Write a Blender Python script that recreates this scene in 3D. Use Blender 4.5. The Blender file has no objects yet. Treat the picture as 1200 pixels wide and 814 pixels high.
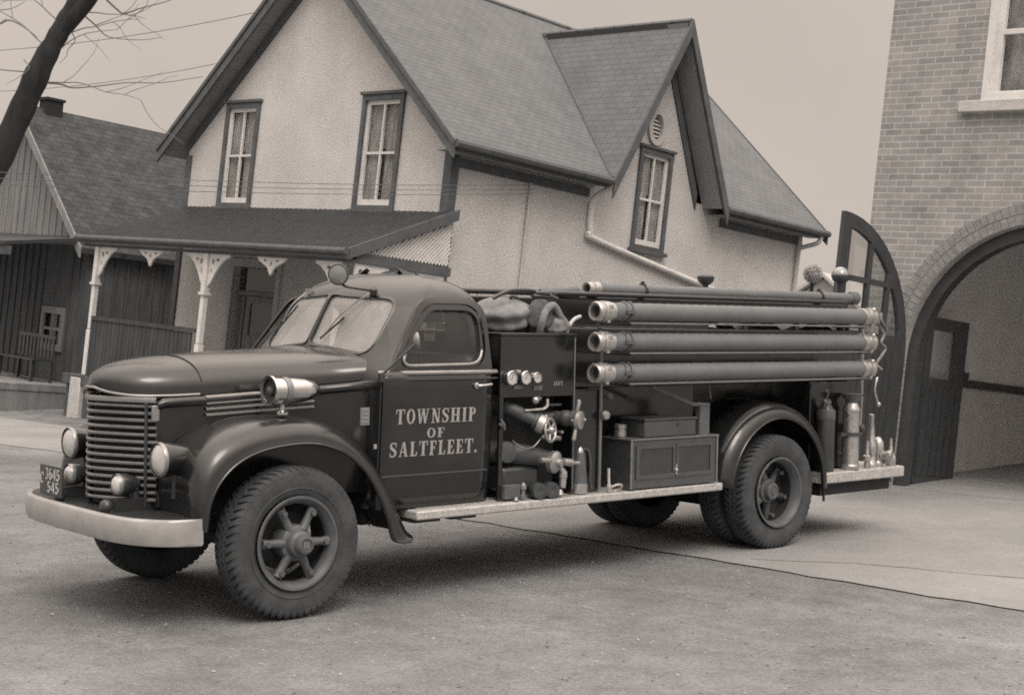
import bpy, bmesh, math, random
from mathutils import Vector, Matrix, Euler
from mathutils.geometry import tessellate_polygon
random.seed(7)
rad = math.radians
sc = bpy.context.scene
COL = sc.collection
CAM_H = 1.9
ROLL = rad(6.3)
FPX = 1718.0

# ------------------------------------------------------------------ helpers
class MB:
    def __init__(s):
        s.v = []; s.f = []; s.uv = {}
    def face(s, pts, uv=None):
        n = len(s.v); s.v += [tuple(p) for p in pts]
        s.f.append(tuple(range(n, n + len(pts))))
        if uv: s.uv[len(s.f) - 1] = uv
    def box(s, a, b):
        (x0, y0, z0), (x1, y1, z1) = a, b
        x0, x1 = min(x0, x1), max(x0, x1); y0, y1 = min(y0, y1), max(y0, y1); z0, z1 = min(z0, z1), max(z0, z1)
        n = len(s.v)
        s.v += [(x0,y0,z0),(x1,y0,z0),(x1,y1,z0),(x0,y1,z0),(x0,y0,z1),(x1,y0,z1),(x1,y1,z1),(x0,y1,z1)]
        for q in ((3,2,1,0),(4,5,6,7),(0,1,5,4),(1,2,6,5),(2,3,7,6),(3,0,4,7)):
            s.f.append(tuple(n + i for i in q))
        return s
    def grid(s, rows, closed=False, cap=False, flip=False):
        n = len(s.v); R = len(rows); C = len(rows[0])
        for r in rows: s.v += [tuple(p) for p in r]
        for i in range(R - 1):
            for j in range(C if closed else C - 1):
                k = (j + 1) % C
                q = (n+i*C+j, n+i*C+k, n+(i+1)*C+k, n+(i+1)*C+j)
                s.f.append(q[::-1] if flip else q)
        if cap:
            a = tuple(n + j for j in range(C)); b = tuple(n + (R-1)*C + j for j in range(C))
            s.f.append(a if flip else a[::-1]); s.f.append(b[::-1] if flip else b)
        return s
    def tube(s, pts, r, seg=10, cap=True, closed=False):
        pts = [Vector(p) for p in pts]
        rs = r if isinstance(r, (list, tuple)) else [r] * len(pts)
        rows = []; up = None
        for i, p in enumerate(pts):
            if closed: t = pts[(i+1) % len(pts)] - pts[i-1]
            else: t = pts[min(i+1, len(pts)-1)] - pts[max(i-1, 0)]
            if t.length < 1e-9: t = Vector((0,0,1))
            t.normalize()
            if up is None:
                up = Vector((0,0,1)) if abs(t.z) < .9 else Vector((1,0,0))
            a = t.cross(up)
            if a.length < 1e-6: a = t.cross(Vector((0.3,1,0.2)))
            a.normalize(); b = t.cross(a).normalized(); up = -b if b.dot(up) < 0 else b
            b = a.cross(t)
            rows.append([p + a*math.cos(2*math.pi*k/seg)*rs[i] + b*math.sin(2*math.pi*k/seg)*rs[i] for k in range(seg)])
        if closed: rows.append(rows[0])
        return s.grid(rows, closed=True, cap=cap and not closed)
    def rod(s, a, b, r, seg=10, r2=None):
        return s.tube([a, b], [r, r if r2 is None else r2], seg)
    def lathe(s, prof, o, axis=(1,0,0), seg=24, cap=True):
        "prof: list of (radius, distance along axis)"
        o = Vector(o); ax = Vector(axis).normalized()
        a = ax.cross(Vector((0,0,1)) if abs(ax.z) < .9 else Vector((1,0,0))).normalized(); b = ax.cross(a)
        rows = [[o + ax*h + (a*math.cos(2*math.pi*k/seg) + b*math.sin(2*math.pi*k/seg))*max(r, 1e-4) for k in range(seg)] for r, h in prof]
        return s.grid(rows, closed=True, cap=cap)
    def prism(s, poly, fn, d0, d1):
        "poly 2-D list, fn(u,v,d) -> 3-D"
        n = len(poly)
        A = [fn(u, v, d0) for u, v in poly]; B = [fn(u, v, d1) for u, v in poly]
        k = len(s.v); s.v += [tuple(p) for p in A + B]
        tri = tessellate_polygon([[Vector((u, v, 0)) for u, v in poly]])
        for t in tri:
            s.f.append(tuple(k + i for i in t)); s.f.append(tuple(k + n + i for i in reversed(t)))
        for i in range(n):
            j = (i + 1) % n
            s.f.append((k+i, k+j, k+n+j, k+n+i))
        return s
    def holes(s, outer, holes, fn, d0, d1):
        "flat wall with real openings and reveals"
        loops = [outer] + holes
        flat = [p for l in loops for p in l]; n = len(flat); k = len(s.v)
        s.v += [tuple(fn(u, v, d0)) for u, v in flat] + [tuple(fn(u, v, d1)) for u, v in flat]
        tri = tessellate_polygon([[Vector((u, v, 0)) for u, v in l] for l in loops])
        for t in tri:
            s.f.append(tuple(k + i for i in t)); s.f.append(tuple(k + n + i for i in reversed(t)))
        b = 0
        for l in loops:
            for i in range(len(l)):
                j = (i + 1) % len(l)
                s.f.append((k+b+i, k+b+j, k+n+b+j, k+n+b+i))
            b += len(l)
        return s
    def sphere(s, o, r, seg=16, rings=10, sc3=(1,1,1), lo=-90, hi=90):
        o = Vector(o)
        rows = []
        for i in range(rings + 1):
            t = rad(lo + (hi - lo) * i / rings)
            rows.append([o + Vector((math.cos(t)*math.cos(2*math.pi*k/seg)*r*sc3[0], math.cos(t)*math.sin(2*math.pi*k/seg)*r*sc3[1], math.sin(t)*r*sc3[2])) for k in range(seg)])
        return s.grid(rows, closed=True, cap=True)
    def build(s, name, m, parent=None, smooth=None, bevel=0, recalc=True, seg=2, weld=True):
        me = bpy.data.meshes.new(name)
        me.from_pydata(s.v, [], s.f)
        if s.uv:
            ul = me.uv_layers.new(name='UVMap')
            for pi, uv in s.uv.items():
                p = me.polygons[pi]
                for li, c in zip(p.loop_indices, uv): ul.data[li].uv = c
        bm = bmesh.new(); bm.from_mesh(me)
        if weld and not s.uv: bmesh.ops.remove_doubles(bm, verts=bm.verts, dist=1e-5)
        if recalc: bmesh.ops.recalc_face_normals(bm, faces=bm.faces)
        bm.to_mesh(me); bm.free()
        if smooth:
            for p in me.polygons: p.use_smooth = True
            me.set_sharp_from_angle(angle=rad(smooth))
        me.materials.append(m)
        o = bpy.data.objects.new(name, me); COL.objects.link(o)
        if parent: o.parent = parent
        if bevel:
            b = o.modifiers.new('Bevel', 'BEVEL'); b.width = bevel; b.segments = seg; b.limit_method = 'ANGLE'; b.angle_limit = rad(40)
            b.harden_normals = False
            if not smooth:
                for p in me.polygons: p.use_smooth = True
                me.set_sharp_from_angle(angle=rad(50))
        return o

def empty(name, loc, rot=(0,0,0)):
    o = bpy.data.objects.new(name, None); COL.objects.link(o)
    o.location = loc; o.rotation_euler = rot; o.empty_display_size = .2
    return o
def tag(o, label=None, cat=None, group=None, kind=None):
    if label: o['label'] = label
    if cat: o['category'] = cat
    if group: o['group'] = group
    if kind: o['kind'] = kind
    return o
def solidify(o, t, off=-1):
    m = o.modifiers.new('Solidify', 'SOLIDIFY'); m.thickness = t; m.offset = off
    return o
def subsurf(o, n=1):
    m = o.modifiers.new('Subsurf', 'SUBSURF'); m.levels = n; m.render_levels = n
    return o
def px(u, v, d):
    "point at forward distance d on the line of sight through photo pixel (u,v)"
    a = (u - 600) / FPX; b = -(v - 407) / FPX
    c, s_ = math.cos(ROLL), math.sin(ROLL)
    return Vector(((a*c - b*s_)*d, d, (a*s_ + b*c)*d + CAM_H))
def lerp(a, b, t): return a + (b - a) * t
def interp(xs, ys, x):
    if xs[0] > xs[-1]: xs, ys = xs[::-1], ys[::-1]
    if x <= xs[0]: return ys[0]
    for i in range(len(xs) - 1):
        if x <= xs[i+1]:
            t = (x - xs[i]) / (xs[i+1] - xs[i]); return lerp(ys[i], ys[i+1], t)
    return ys[-1]
def spline(pts, n=8):
    "Catmull-Rom through points"
    P = [Vector(p) for p in pts]; P = [P[0]*2 - P[1]] + P + [P[-1]*2 - P[-2]]
    out = []
    for i in range(1, len(P) - 2):
        a, b, c, d = P[i-1:i+3]
        for k in range(n):
            t = k / n
            out.append(.5*((2*b) + (c-a)*t + (2*a-5*b+4*c-d)*t*t + (3*b-a-3*c+d)*t**3))
    out.append(P[-2]); return out
def rrect(x0, z0, x1, z1, r, n=5):
    out = []
    for cx, cz, a0 in ((x1-r, z1-r, 0), (x0+r, z1-r, 90), (x0+r, z0+r, 180), (x1-r, z0+r, 270)):
        for k in range(n + 1):
            a = rad(a0 + 90*k/n); out.append((cx + r*math.cos(a), cz + r*math.sin(a)))
    return out
def round_poly(pts, r, n=5):
    out = []; N = len(pts)
    for i in range(N):
        p = Vector(pts[i]); a = Vector(pts[i-1]); b = Vector(pts[(i+1) % N])
        ri = r[i] if isinstance(r, (list, tuple)) else r
        p0 = p + (a-p).normalized()*ri; p1 = p + (b-p).normalized()*ri
        for k in range(n + 1):
            t = k/n; q = p0*(1-t)**2 + p*2*t*(1-t) + p1*t*t; out.append((q.x, q.y))
    return out
def offset_poly(poly, d):
    c = Vector((sum(p[0] for p in poly)/len(poly), sum(p[1] for p in poly)/len(poly)))
    out = []; N = len(poly)
    for i in range(N):
        a = Vector(poly[i-1]); b = Vector(poly[(i+1) % N]); t = (b-a).normalized(); n = Vector((t.y, -t.x))
        p = Vector(poly[i])
        if n.dot(p-c) < 0: n = -n
        q = p + n*d; out.append((q.x, q.y))
    return out

# ------------------------------------------------------------------ materials
def mat(name, c, rough=.6,  c2=None, scale=6, spec=.5, metal=0, bump=0, bscale=None, detail=6, coat=0, lo=.35, hi=.65, stretch=(1,1,1), grain=0, gscale=200, ior=None, coat_ior=1.5, coat_rough=.08, streak=0, sscale=(5,5,.22)):
    m = bpy.data.materials.new(name); m.use_nodes = True
    nt = m.node_tree; N = nt.nodes; L = nt.links
    b = N['Principled BSDF']
    b.inputs['Roughness'].default_value = rough; b.inputs['Metallic'].default_value = metal
    b.inputs['Specular IOR Level'].default_value = spec; b.inputs['Coat Weight'].default_value = coat
    b.inputs['Coat Roughness'].default_value = .08
    if coat: b.inputs['Coat IOR'].default_value = coat_ior; b.inputs['Coat Roughness'].default_value = coat_rough
    if coat and coat_ior > 1.55:
        tcr = N.new('ShaderNodeTexCoord'); nr = N.new('ShaderNodeTexNoise'); nr.inputs['Scale'].default_value = 4; nr.inputs['Detail'].default_value = 9; nr.inputs['Roughness'].default_value = .7
        L.new(tcr.outputs['Object'], nr.inputs['Vector']); rr_ = N.new('ShaderNodeMapRange'); rr_.inputs['From Min'].default_value = .3; rr_.inputs['From Max'].default_value = .7
        rr_.inputs['To Min'].default_value = coat_rough*.45; rr_.inputs['To Max'].default_value = coat_rough*1.7
        L.new(nr.outputs['Fac'], rr_.inputs['Value']); L.new(rr_.outputs[0], b.inputs['Coat Roughness'])
    if ior: b.inputs['IOR'].default_value = ior
    b.inputs['Base Color'].default_value = (*c, 1)
    tc = N.new('ShaderNodeTexCoord'); mp = N.new('ShaderNodeMapping'); mp.inputs['Scale'].default_value = stretch
    L.new(tc.outputs['Object'], mp.inputs['Vector'])
    out = None
    if c2:
        n = N.new('ShaderNodeTexNoise'); n.inputs['Scale'].default_value = scale; n.inputs['Detail'].default_value = detail; n.inputs['Roughness'].default_value = .62
        L.new(mp.outputs[0], n.inputs['Vector'])
        r = N.new('ShaderNodeMapRange'); r.inputs['From Min'].default_value = lo; r.inputs['From Max'].default_value = hi
        L.new(n.outputs['Fac'], r.inputs['Value'])
        mx = N.new('ShaderNodeMix'); mx.data_type = 'RGBA'
        mx.inputs['A'].default_value = (*c, 1); mx.inputs['B'].default_value = (*c2, 1)
        L.new(r.outputs[0], mx.inputs['Factor']); out = mx.outputs['Result']
    if grain:
        g = N.new('ShaderNodeTexNoise'); g.inputs['Scale'].default_value = gscale; g.inputs['Detail'].default_value = 3
        L.new(tc.outputs['Object'], g.inputs['Vector'])
        r2 = N.new('ShaderNodeMapRange'); r2.inputs['From Min'].default_value = .3; r2.inputs['From Max'].default_value = .7
        r2.inputs['To Min'].default_value = 1 - grain; r2.inputs['To Max'].default_value = 1 + grain
        L.new(g.outputs['Fac'], r2.inputs['Value'])
        mm = N.new('ShaderNodeMix'); mm.data_type = 'RGBA'; mm.blend_type = 'MULTIPLY'; mm.inputs['Factor'].default_value = 1
        if out: L.new(out, mm.inputs['A'])
        else: mm.inputs['A'].default_value = (*c, 1)
        L.new(r2.outputs[0], mm.inputs['B']); out = mm.outputs['Result']
    if streak:
        ms_ = N.new('ShaderNodeMapping'); ms_.inputs['Scale'].default_value = sscale; L.new(tc.outputs['Object'], ms_.inputs['Vector'])
        g3 = N.new('ShaderNodeTexNoise'); g3.inputs['Scale'].default_value = 1; g3.inputs['Detail'].default_value = 7; g3.inputs['Roughness'].default_value = .65
        L.new(ms_.outputs[0], g3.inputs['Vector'])
        r3 = N.new('ShaderNodeMapRange'); r3.inputs['From Min'].default_value = .3; r3.inputs['From Max'].default_value = .68
        r3.inputs['To Min'].default_value = 1 - streak; r3.inputs['To Max'].default_value = 1 + streak*.4
        L.new(g3.outputs['Fac'], r3.inputs['Value'])
        m3 = N.new('ShaderNodeMix'); m3.data_type = 'RGBA'; m3.blend_type = 'MULTIPLY'; m3.inputs['Factor'].default_value = 1
        if out: L.new(out, m3.inputs['A'])
        else: m3.inputs['A'].default_value = (*c, 1)
        L.new(r3.outputs[0], m3.inputs['B']); out = m3.outputs['Result']
    if out: L.new(out, b.inputs['Base Color'])
    if bump:
        n2 = N.new('ShaderNodeTexNoise'); n2.inputs['Scale'].default_value = bscale or scale*4; n2.inputs['Detail'].default_value = 5
        L.new(mp.outputs[0], n2.inputs['Vector'])
        bp = N.new('ShaderNodeBump'); bp.inputs['Strength'].default_value = bump; bp.inputs['Distance'].default_value = .02
        L.new(n2.outputs['Fac'], bp.inputs['Height']); L.new(bp.outputs[0], b.inputs['Normal'])
    m['pb'] = 1
    return m
def brickmat(name, c1, c2, mortar, bw, rh, ms, coord='Object', axes='xz', off=.5, bump=.4, rough=.85, noise=.25, nscale=3):
    m = bpy.data.materials.new(name); m.use_nodes = True
    nt = m.node_tree; N = nt.nodes; L = nt.links; b = N['Principled BSDF']; b.inputs['Roughness'].default_value = rough
    b.inputs['Specular IOR Level'].default_value = .25
    tc = N.new('ShaderNodeTexCoord')
    if coord == 'Object':
        sx = N.new('ShaderNodeSeparateXYZ'); cb = N.new('ShaderNodeCombineXYZ')
        L.new(tc.outputs['Object'], sx.inputs[0])
        L.new(sx.outputs['XYZ'.index(axes[0].upper())], cb.inputs[0]); L.new(sx.outputs['XYZ'.index(axes[1].upper())], cb.inputs[1])
        vec = cb.outputs[0]
    else: vec = tc.outputs['UV']
    # slightly wavy courses
    nz = N.new('ShaderNodeTexNoise'); nz.inputs['Scale'].default_value = 9; nz.inputs['Detail'].default_value = 2
    L.new(vec, nz.inputs['Vector'])
    vm = N.new('ShaderNodeVectorMath'); vm.operation = 'MULTIPLY_ADD'
    vm.inputs[1].default_value = (.012, .008, 0); L.new(nz.outputs['Color'], vm.inputs[0]); L.new(vec, vm.inputs[2])
    br = N.new('ShaderNodeTexBrick'); br.inputs['Scale'].default_value = 1; br.inputs['Brick Width'].default_value = bw
    br.inputs['Row Height'].default_value = rh; br.inputs['Mortar Size'].default_value = ms; br.offset = off
    br.inputs['Mortar Smooth'].default_value = .2
    br.inputs['Color1'].default_value = (*c1, 1); br.inputs['Color2'].default_value = (*c2, 1); br.inputs['Mortar'].default_value = (*mortar, 1)
    L.new(vm.outputs[0], br.inputs['Vector'])
    n = N.new('ShaderNodeTexNoise'); n.inputs['Scale'].default_value = nscale; n.inputs['Detail'].default_value = 8; n.inputs['Roughness'].default_value = .7
    L.new(vec, n.inputs['Vector'])
    r = N.new('ShaderNodeMapRange'); r.inputs['From Min'].default_value = .3; r.inputs['From Max'].default_value = .7
    r.inputs['To Min'].default_value = 1 - noise; r.inputs['To Max'].default_value = 1 + noise
    L.new(n.outputs['Fac'], r.inputs['Value'])
    mm = N.new('ShaderNodeMix'); mm.data_type = 'RGBA'; mm.blend_type = 'MULTIPLY'; mm.inputs['Factor'].default_value = 1
    L.new(br.outputs['Color'], mm.inputs['A']); L.new(r.outputs[0], mm.inputs['B']); L.new(mm.outputs['Result'], b.inputs['Base Color'])
    bp = N.new('ShaderNodeBump'); bp.inputs['Strength'].default_value = bump; bp.inputs['Distance'].default_value = .008; bp.invert = True
    L.new(br.outputs['Fac'], bp.inputs['Height']); L.new(bp.outputs[0], b.inputs['Normal'])
    return m
def g(v, w=.01):
    "print-toned grey: near neutral when light, slightly cool when dark"
    t = min(1, max(0, (v - .03) / .3)); k = lerp(-.10, w, t)
    return (v*(1 + k), v, v*(1 - k*1.05))

M = {}
M['paint'] = mat('truck_paint', g(.010), .5, g(.016), 5, spec=.1, coat=1.0, grain=.10, gscale=90, coat_ior=1.6, coat_rough=.16)
M['paint_top'] = M['paint']
M['black'] = mat('black_enamel', g(.028), .4, g(.04), 8, coat=.4)
M['chassis'] = mat('chassis_black', g(.014), .7, g(.024), 9)
M['dark'] = mat('dark_recess', g(.026), .8)
M['chrome'] = mat('chrome', g(.62), .16, g(.52), 10, metal=1)
M['brass'] = mat('plated_brass', g(.5), .34, g(.36), 30, metal=.75, bump=.15, bscale=80)
M['steel'] = mat('bumper_steel', g(.40), .42, g(.32), 7, metal=.35, bump=.05)
M['tread'] = mat('running_board_plate', g(.48), .6, g(.38), 14, metal=.2, grain=.2, gscale=60)
M['rubber'] = mat('tyre_rubber', g(.045), .75, g(.078), 7, spec=.3, bump=.15, bscale=60)
M['rim'] = mat('rim_paint', g(.085), .5, g(.12), 9)
M['rimdark'] = mat('rim_dark', g(.05), .5, g(.07), 9)
M['hose'] = mat('suction_rubber', g(.12), .6, g(.15), 4, spec=.5, bump=.12, bscale=24, stretch=(.6,1,1))
M['lens'] = mat('lamp_lens', g(.55), .10, g(.42), 14, spec=.6, coat=1, coat_ior=1.8)
M['lensgrey'] = mat('lamp_lens_grey', g(.20), .10, spec=.6, coat=1, coat_ior=1.8)
M['letter'] = mat('gold_leaf_lettering', g(.30), .45, g(.38), 40, metal=.1)
M['canvas'] = mat('canvas', g(.15), .9, g(.25), 8, bump=.5, bscale=18)
M['canvasd'] = mat('dark_canvas', g(.05), .9, g(.10), 12, bump=.5, bscale=18)
M['gauge'] = mat('gauge_face', g(.55), .35, g(.40), 60, coat=.4)
M['seat'] = mat('seat_leather', g(.03), .5, g(.05), 7)
M['grillebar'] = mat('grille_bar', g(.20), .32, g(.26), 9, metal=.5)
M['toolbox'] = mat('toolbox_paint', g(.05), .5, g(.065), 6, spec=.1, coat=.8, grain=.1, gscale=90, coat_ior=1.8, coat_rough=.2)
M['trim'] = mat('bright_trim', g(.34), .3, g(.28), 9, metal=.5)
M['stucco'] = mat('stucco', g(.61), .95, g(.49), 1.1, spec=.2, bump=.5, bscale=28, detail=12, grain=.2, gscale=38, lo=.3, hi=.7, streak=.05, sscale=(2.2,2.2,.5))
M['trimwood'] = mat('dark_trim', g(.085), .8, g(.12), 5)
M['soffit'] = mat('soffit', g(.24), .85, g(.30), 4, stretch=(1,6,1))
M['whitewood'] = mat('white_wood', g(.70), .7, g(.58), 4)
M['dimwood'] = mat('grey_wood', g(.42), .8, g(.50), 4)
M['curtain'] = mat('curtain', g(.80), .9, g(.40), 9, stretch=(1,1,.25))
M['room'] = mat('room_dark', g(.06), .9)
M['porchroof'] = mat('porch_metal', g(.034), .62, g(.05), 5, metal=.1, stretch=(1,1,1), bump=.1)
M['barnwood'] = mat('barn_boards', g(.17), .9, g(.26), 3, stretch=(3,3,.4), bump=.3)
M['dark_shade_wood'] = mat('dark_shade_boards', g(.06), .9, g(.11), 3, stretch=(3,3,.4), bump=.3)  # dark boards, darkened further with the shade under the porch
M['railwood'] = mat('rail_boards', g(.04), .9, g(.075), 3, stretch=(3,3,.4), bump=.3)
M['shingle'] = brickmat('shingles', g(.148), g(.164), g(.098), .22, .125, .006, 'UV', bump=.6, noise=.16, nscale=1.6)
M['shingled'] = brickmat('old_shingles', g(.05), g(.068), g(.03), .22, .15, .008, 'UV', bump=.6, noise=.45, nscale=2.5)
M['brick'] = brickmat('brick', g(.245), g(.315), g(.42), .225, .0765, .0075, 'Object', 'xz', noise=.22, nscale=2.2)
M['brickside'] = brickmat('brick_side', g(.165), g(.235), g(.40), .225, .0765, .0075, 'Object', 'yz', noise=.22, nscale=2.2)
M['voussoir'] = mat('arch_brick', g(.19), .85, g(.28), 9, bump=.3)
M['mortar'] = mat('mortar', g(.42), .9, g(.34), 9)
M['stone'] = mat('sill_stone', g(.42), .85, g(.52), 9, bump=.3)
M['plaster'] = mat('interior_plaster', g(.72), .9, g(.62), 2)
M['wainscot'] = mat('wainscot', g(.55), .8, g(.47), 3)
M['doorpaint'] = mat('door_paint', g(.045), .5, g(.06), 6, coat=.2, grain=.1)
M['bark'] = mat('bark', g(.012), .95, g(.028), 9, stretch=(1,1,.25), bump=.8, bscale=20)
M['twig'] = mat('twig', g(.20), .95)
M['wire'] = mat('wire', g(.12), .7)
M['leaf'] = mat('leaf', g(.05), .8, g(.09), 8)
M['hedge'] = mat('hedge', g(.035), .9, g(.07), 8)
M['pale'] = mat('hazy_house', g(.62), .9, g(.55), .3)  # wall tone paled to paint in distance haze
M['hazeroof'] = mat('hazy_roof', g(.42), .9)  # roof tone with distance haze painted in
M['farhaze'] = mat('far_haze_tone', g(.30), .9, g(.40), 3)  # distance haze painted into the far wall and crown colour
M['concrete'] = mat('concrete', g(.29), .9, g(.215), .8, streak=.10, sscale=(.5,2.2,1), detail=12, bump=.25, bscale=45, grain=.10, gscale=28, lo=.3, hi=.7)
M['joint'] = mat('joint', g(.17), .95, g(.27), 3, lo=.4, hi=.6)

def ground_mat():
    m = bpy.data.materials.new('gravel_road'); m.use_nodes = True
    nt = m.node_tree; N = nt.nodes; L = nt.links; b = N['Principled BSDF']; b.inputs['Roughness'].default_value = .95
    b.inputs['Specular IOR Level'].default_value = .2
    tc = N.new('ShaderNodeTexCoord')
    def noise(s, d=6, r=.6):
        n = N.new('ShaderNodeTexNoise'); n.inputs['Scale'].default_value = s; n.inputs['Detail'].default_value = d; n.inputs['Roughness'].default_value = r
        L.new(tc.outputs['Object'], n.inputs['Vector']); return n.outputs['Fac']
    def rng(x, a, b_, c, d):
        r = N.new('ShaderNodeMapRange'); r.inputs[1].default_value = a; r.inputs[2].default_value = b_; r.inputs[3].default_value = c; r.inputs[4].default_value = d
        L.new(x, r.inputs[0]); return r.outputs[0]
    def mul(a, b_):
        k = N.new('ShaderNodeMath'); k.operation = 'MULTIPLY'; L.new(a, k.inputs[0]); L.new(b_, k.inputs[1]); return k.outputs[0]
    f = mul(rng(noise(.45, 8), .3, .7, .84, 1.14), rng(noise(4.5, 8, .7), .3, .7, .84, 1.16))
    f = mul(f, rng(noise(38, 4, .7), .3, .7, .74, 1.26))
    mpr = N.new('ShaderNodeMapping'); mpr.vector_type = 'TEXTURE'; mpr.inputs['Rotation'].default_value = (0, 0, rad(-44)); mpr.inputs['Scale'].default_value = (6, .7, 1)
    L.new(tc.outputs['Object'], mpr.inputs['Vector'])
    ns = N.new('ShaderNodeTexNoise'); ns.inputs['Scale'].default_value = 1.0; ns.inputs['Detail'].default_value = 7; L.new(mpr.outputs[0], ns.inputs['Vector'])
    f = mul(f, rng(ns.outputs['Fac'], .3, .7, .86, 1.12))
    f = mul(f, rng(noise(1.7, 9, .72), .32, .62, .80, 1.06))
    v = N.new('ShaderNodeTexVoronoi'); v.inputs['Scale'].default_value = 16; L.new(tc.outputs['Object'], v.inputs['Vector'])
    peb = rng(v.outputs['Distance'], .05, .16, .66, 1)
    f = mul(f, peb)
    cm = N.new('ShaderNodeMix'); cm.data_type = 'RGBA'; cm.blend_type = 'MULTIPLY'; cm.inputs['Factor'].default_value = 1
    cm.inputs['A'].default_value = (*g(.205), 1); L.new(f, cm.inputs['B']); L.new(cm.outputs['Result'], b.inputs['Base Color'])
    bp = N.new('ShaderNodeBump'); bp.inputs['Strength'].default_value = .55; bp.inputs['Distance'].default_value = .03
    L.new(noise(30, 8, .7), bp.inputs['Height']); L.new(bp.outputs[0], b.inputs['Normal'])
    return m
M['ground'] = ground_mat()
M['pebble'] = mat('pebble', g(.12), .9, g(.32), 9, lo=.4, hi=.6)
M['lawn'] = mat('dry_lawn', g(.20), .95, g(.11), 2.2, bump=.8, bscale=30, grain=.3, gscale=30, detail=10)

def glassmat(name, tint=.8, veil=0, rough=.02):
    m = bpy.data.materials.new(name); m.use_nodes = True
    nt = m.node_tree; N = nt.nodes; L = nt.links; N.remove(N['Principled BSDF']); out = N['Material Output']
    fr = N.new('ShaderNodeFresnel'); ge = N.new('ShaderNodeNewGeometry'); io = N.new('ShaderNodeMapRange')
    io.inputs['To Min'].default_value = 1.52; io.inputs['To Max'].default_value = 1/1.52
    L.new(ge.outputs['Backfacing'], io.inputs['Value']); L.new(io.outputs[0], fr.inputs['IOR'])
    tr = N.new('ShaderNodeBsdfTransparent'); tr.inputs[0].default_value = (tint, tint, tint, 1)
    gl = N.new('ShaderNodeBsdfGlossy'); gl.inputs['Roughness'].default_value = rough
    mx = N.new('ShaderNodeMixShader'); L.new(fr.outputs[0], mx.inputs[0]); L.new(tr.outputs[0], mx.inputs[1]); L.new(gl.outputs[0], mx.inputs[2])
    res = mx
    if veil:
        d = N.new('ShaderNodeBsdfDiffuse'); d.inputs[0].default_value = (*g(.75), 1)  # pale diffuse layer, paints a sky reflection onto the glass
        tc = N.new('ShaderNodeTexCoord'); nz = N.new('ShaderNodeTexNoise'); nz.inputs['Scale'].default_value = 5
        L.new(tc.outputs['Object'], nz.inputs['Vector'])
        r = N.new('ShaderNodeMapRange'); r.inputs[1].default_value = .3; r.inputs[2].default_value = .7; r.inputs[3].default_value = veil*.9; r.inputs[4].default_value = veil*1.12
        L.new(nz.outputs['Fac'], r.inputs[0])
        m2 = N.new('ShaderNodeMixShader'); L.new(r.outputs[0], m2.inputs[0]); L.new(mx.outputs[0], m2.inputs[1]); L.new(d.outputs[0], m2.inputs[2]); res = m2
    L.new(res.outputs[0], out.inputs['Surface'])
    return m
M['glass'] = glassmat('window_glass', .8)
M['sheenglass'] = glassmat('sheen_windscreen', .85, .32, .02)  # milky layer stands in for the bright sky reflected in the windscreen
M['cabglass'] = glassmat('cab_glass', .85, .02)

# ------------------------------------------------------------------ camera, sky, sun
cam = bpy.data.cameras.new('camera'); cam.lens = FPX / 1200 * 36; cam.sensor_width = 36; cam.clip_end = 2000
co = bpy.data.objects.new('camera', cam); COL.objects.link(co)
c, s_ = math.cos(ROLL), math.sin(ROLL)
co.matrix_world = Matrix(((c, -s_, 0, 0), (0, 0, -1, 0), (s_, c, 0, CAM_H), (0, 0, 0, 1)))
sc.camera = co
SUN_AZ = rad(172); SUN_EL = rad(52)     # compass-style, clockwise from +Y
w = bpy.data.worlds.new('World'); sc.world = w; w.use_nodes = True
N = w.node_tree.nodes; L = w.node_tree.links
bg = N['Background']; bg.inputs['Strength'].default_value = .1
sky = N.new('ShaderNodeTexSky'); sky.sky_type = 'NISHITA'; sky.sun_disc = False; sky.sun_elevation = SUN_EL; sky.sun_rotation = SUN_AZ
sky.dust_density = 4; sky.air_density = 1
bw = N.new('ShaderNodeRGBToBW'); L.new(sky.outputs[0], bw.inputs[0])
tint = N.new('ShaderNodeMix'); tint.data_type = 'RGBA'; tint.blend_type = 'MULTIPLY'; tint.inputs['Factor'].default_value = 1
L.new(bw.outputs[0], tint.inputs['A']); tint.inputs['B'].default_value = (1.08, .96, .85, 1)
cl = N.new('ShaderNodeMix'); cl.data_type = 'RGBA'; cl.inputs['Factor'].default_value = .80     # the even overcast in front of the clear sky
L.new(tint.outputs['Result'], cl.inputs['A']); cl.inputs['B'].default_value = (6.75, 5.92, 5.28, 1)
tcw = N.new('ShaderNodeTexCoord'); sxw = N.new('ShaderNodeSeparateXYZ'); L.new(tcw.outputs['Generated'], sxw.inputs[0])
ze = N.new('ShaderNodeMapRange'); ze.interpolation_type = 'SMOOTHSTEP'
ze.inputs['From Min'].default_value = .22; ze.inputs['From Max'].default_value = .95; ze.inputs['To Min'].default_value = 1; ze.inputs['To Max'].default_value = 4.3
L.new(sxw.outputs[2], ze.inputs['Value'])
cn = N.new('ShaderNodeTexNoise'); cn.inputs['Scale'].default_value = 2.2; cn.inputs['Detail'].default_value = 5; L.new(tcw.outputs['Generated'], cn.inputs['Vector'])
cr = N.new('ShaderNodeMapRange'); cr.inputs[1].default_value = .3; cr.inputs[2].default_value = .7; cr.inputs[3].default_value = .90; cr.inputs[4].default_value = 1.10; L.new(cn.outputs['Fac'], cr.inputs[0])
cmul = N.new('ShaderNodeMath'); cmul.operation = 'MULTIPLY'; L.new(ze.outputs[0], cmul.inputs[0]); L.new(cr.outputs[0], cmul.inputs[1])
zm_ = N.new('ShaderNodeMix'); zm_.data_type = 'RGBA'; zm_.blend_type = 'MULTIPLY'; zm_.inputs['Factor'].default_value = 1
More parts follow.
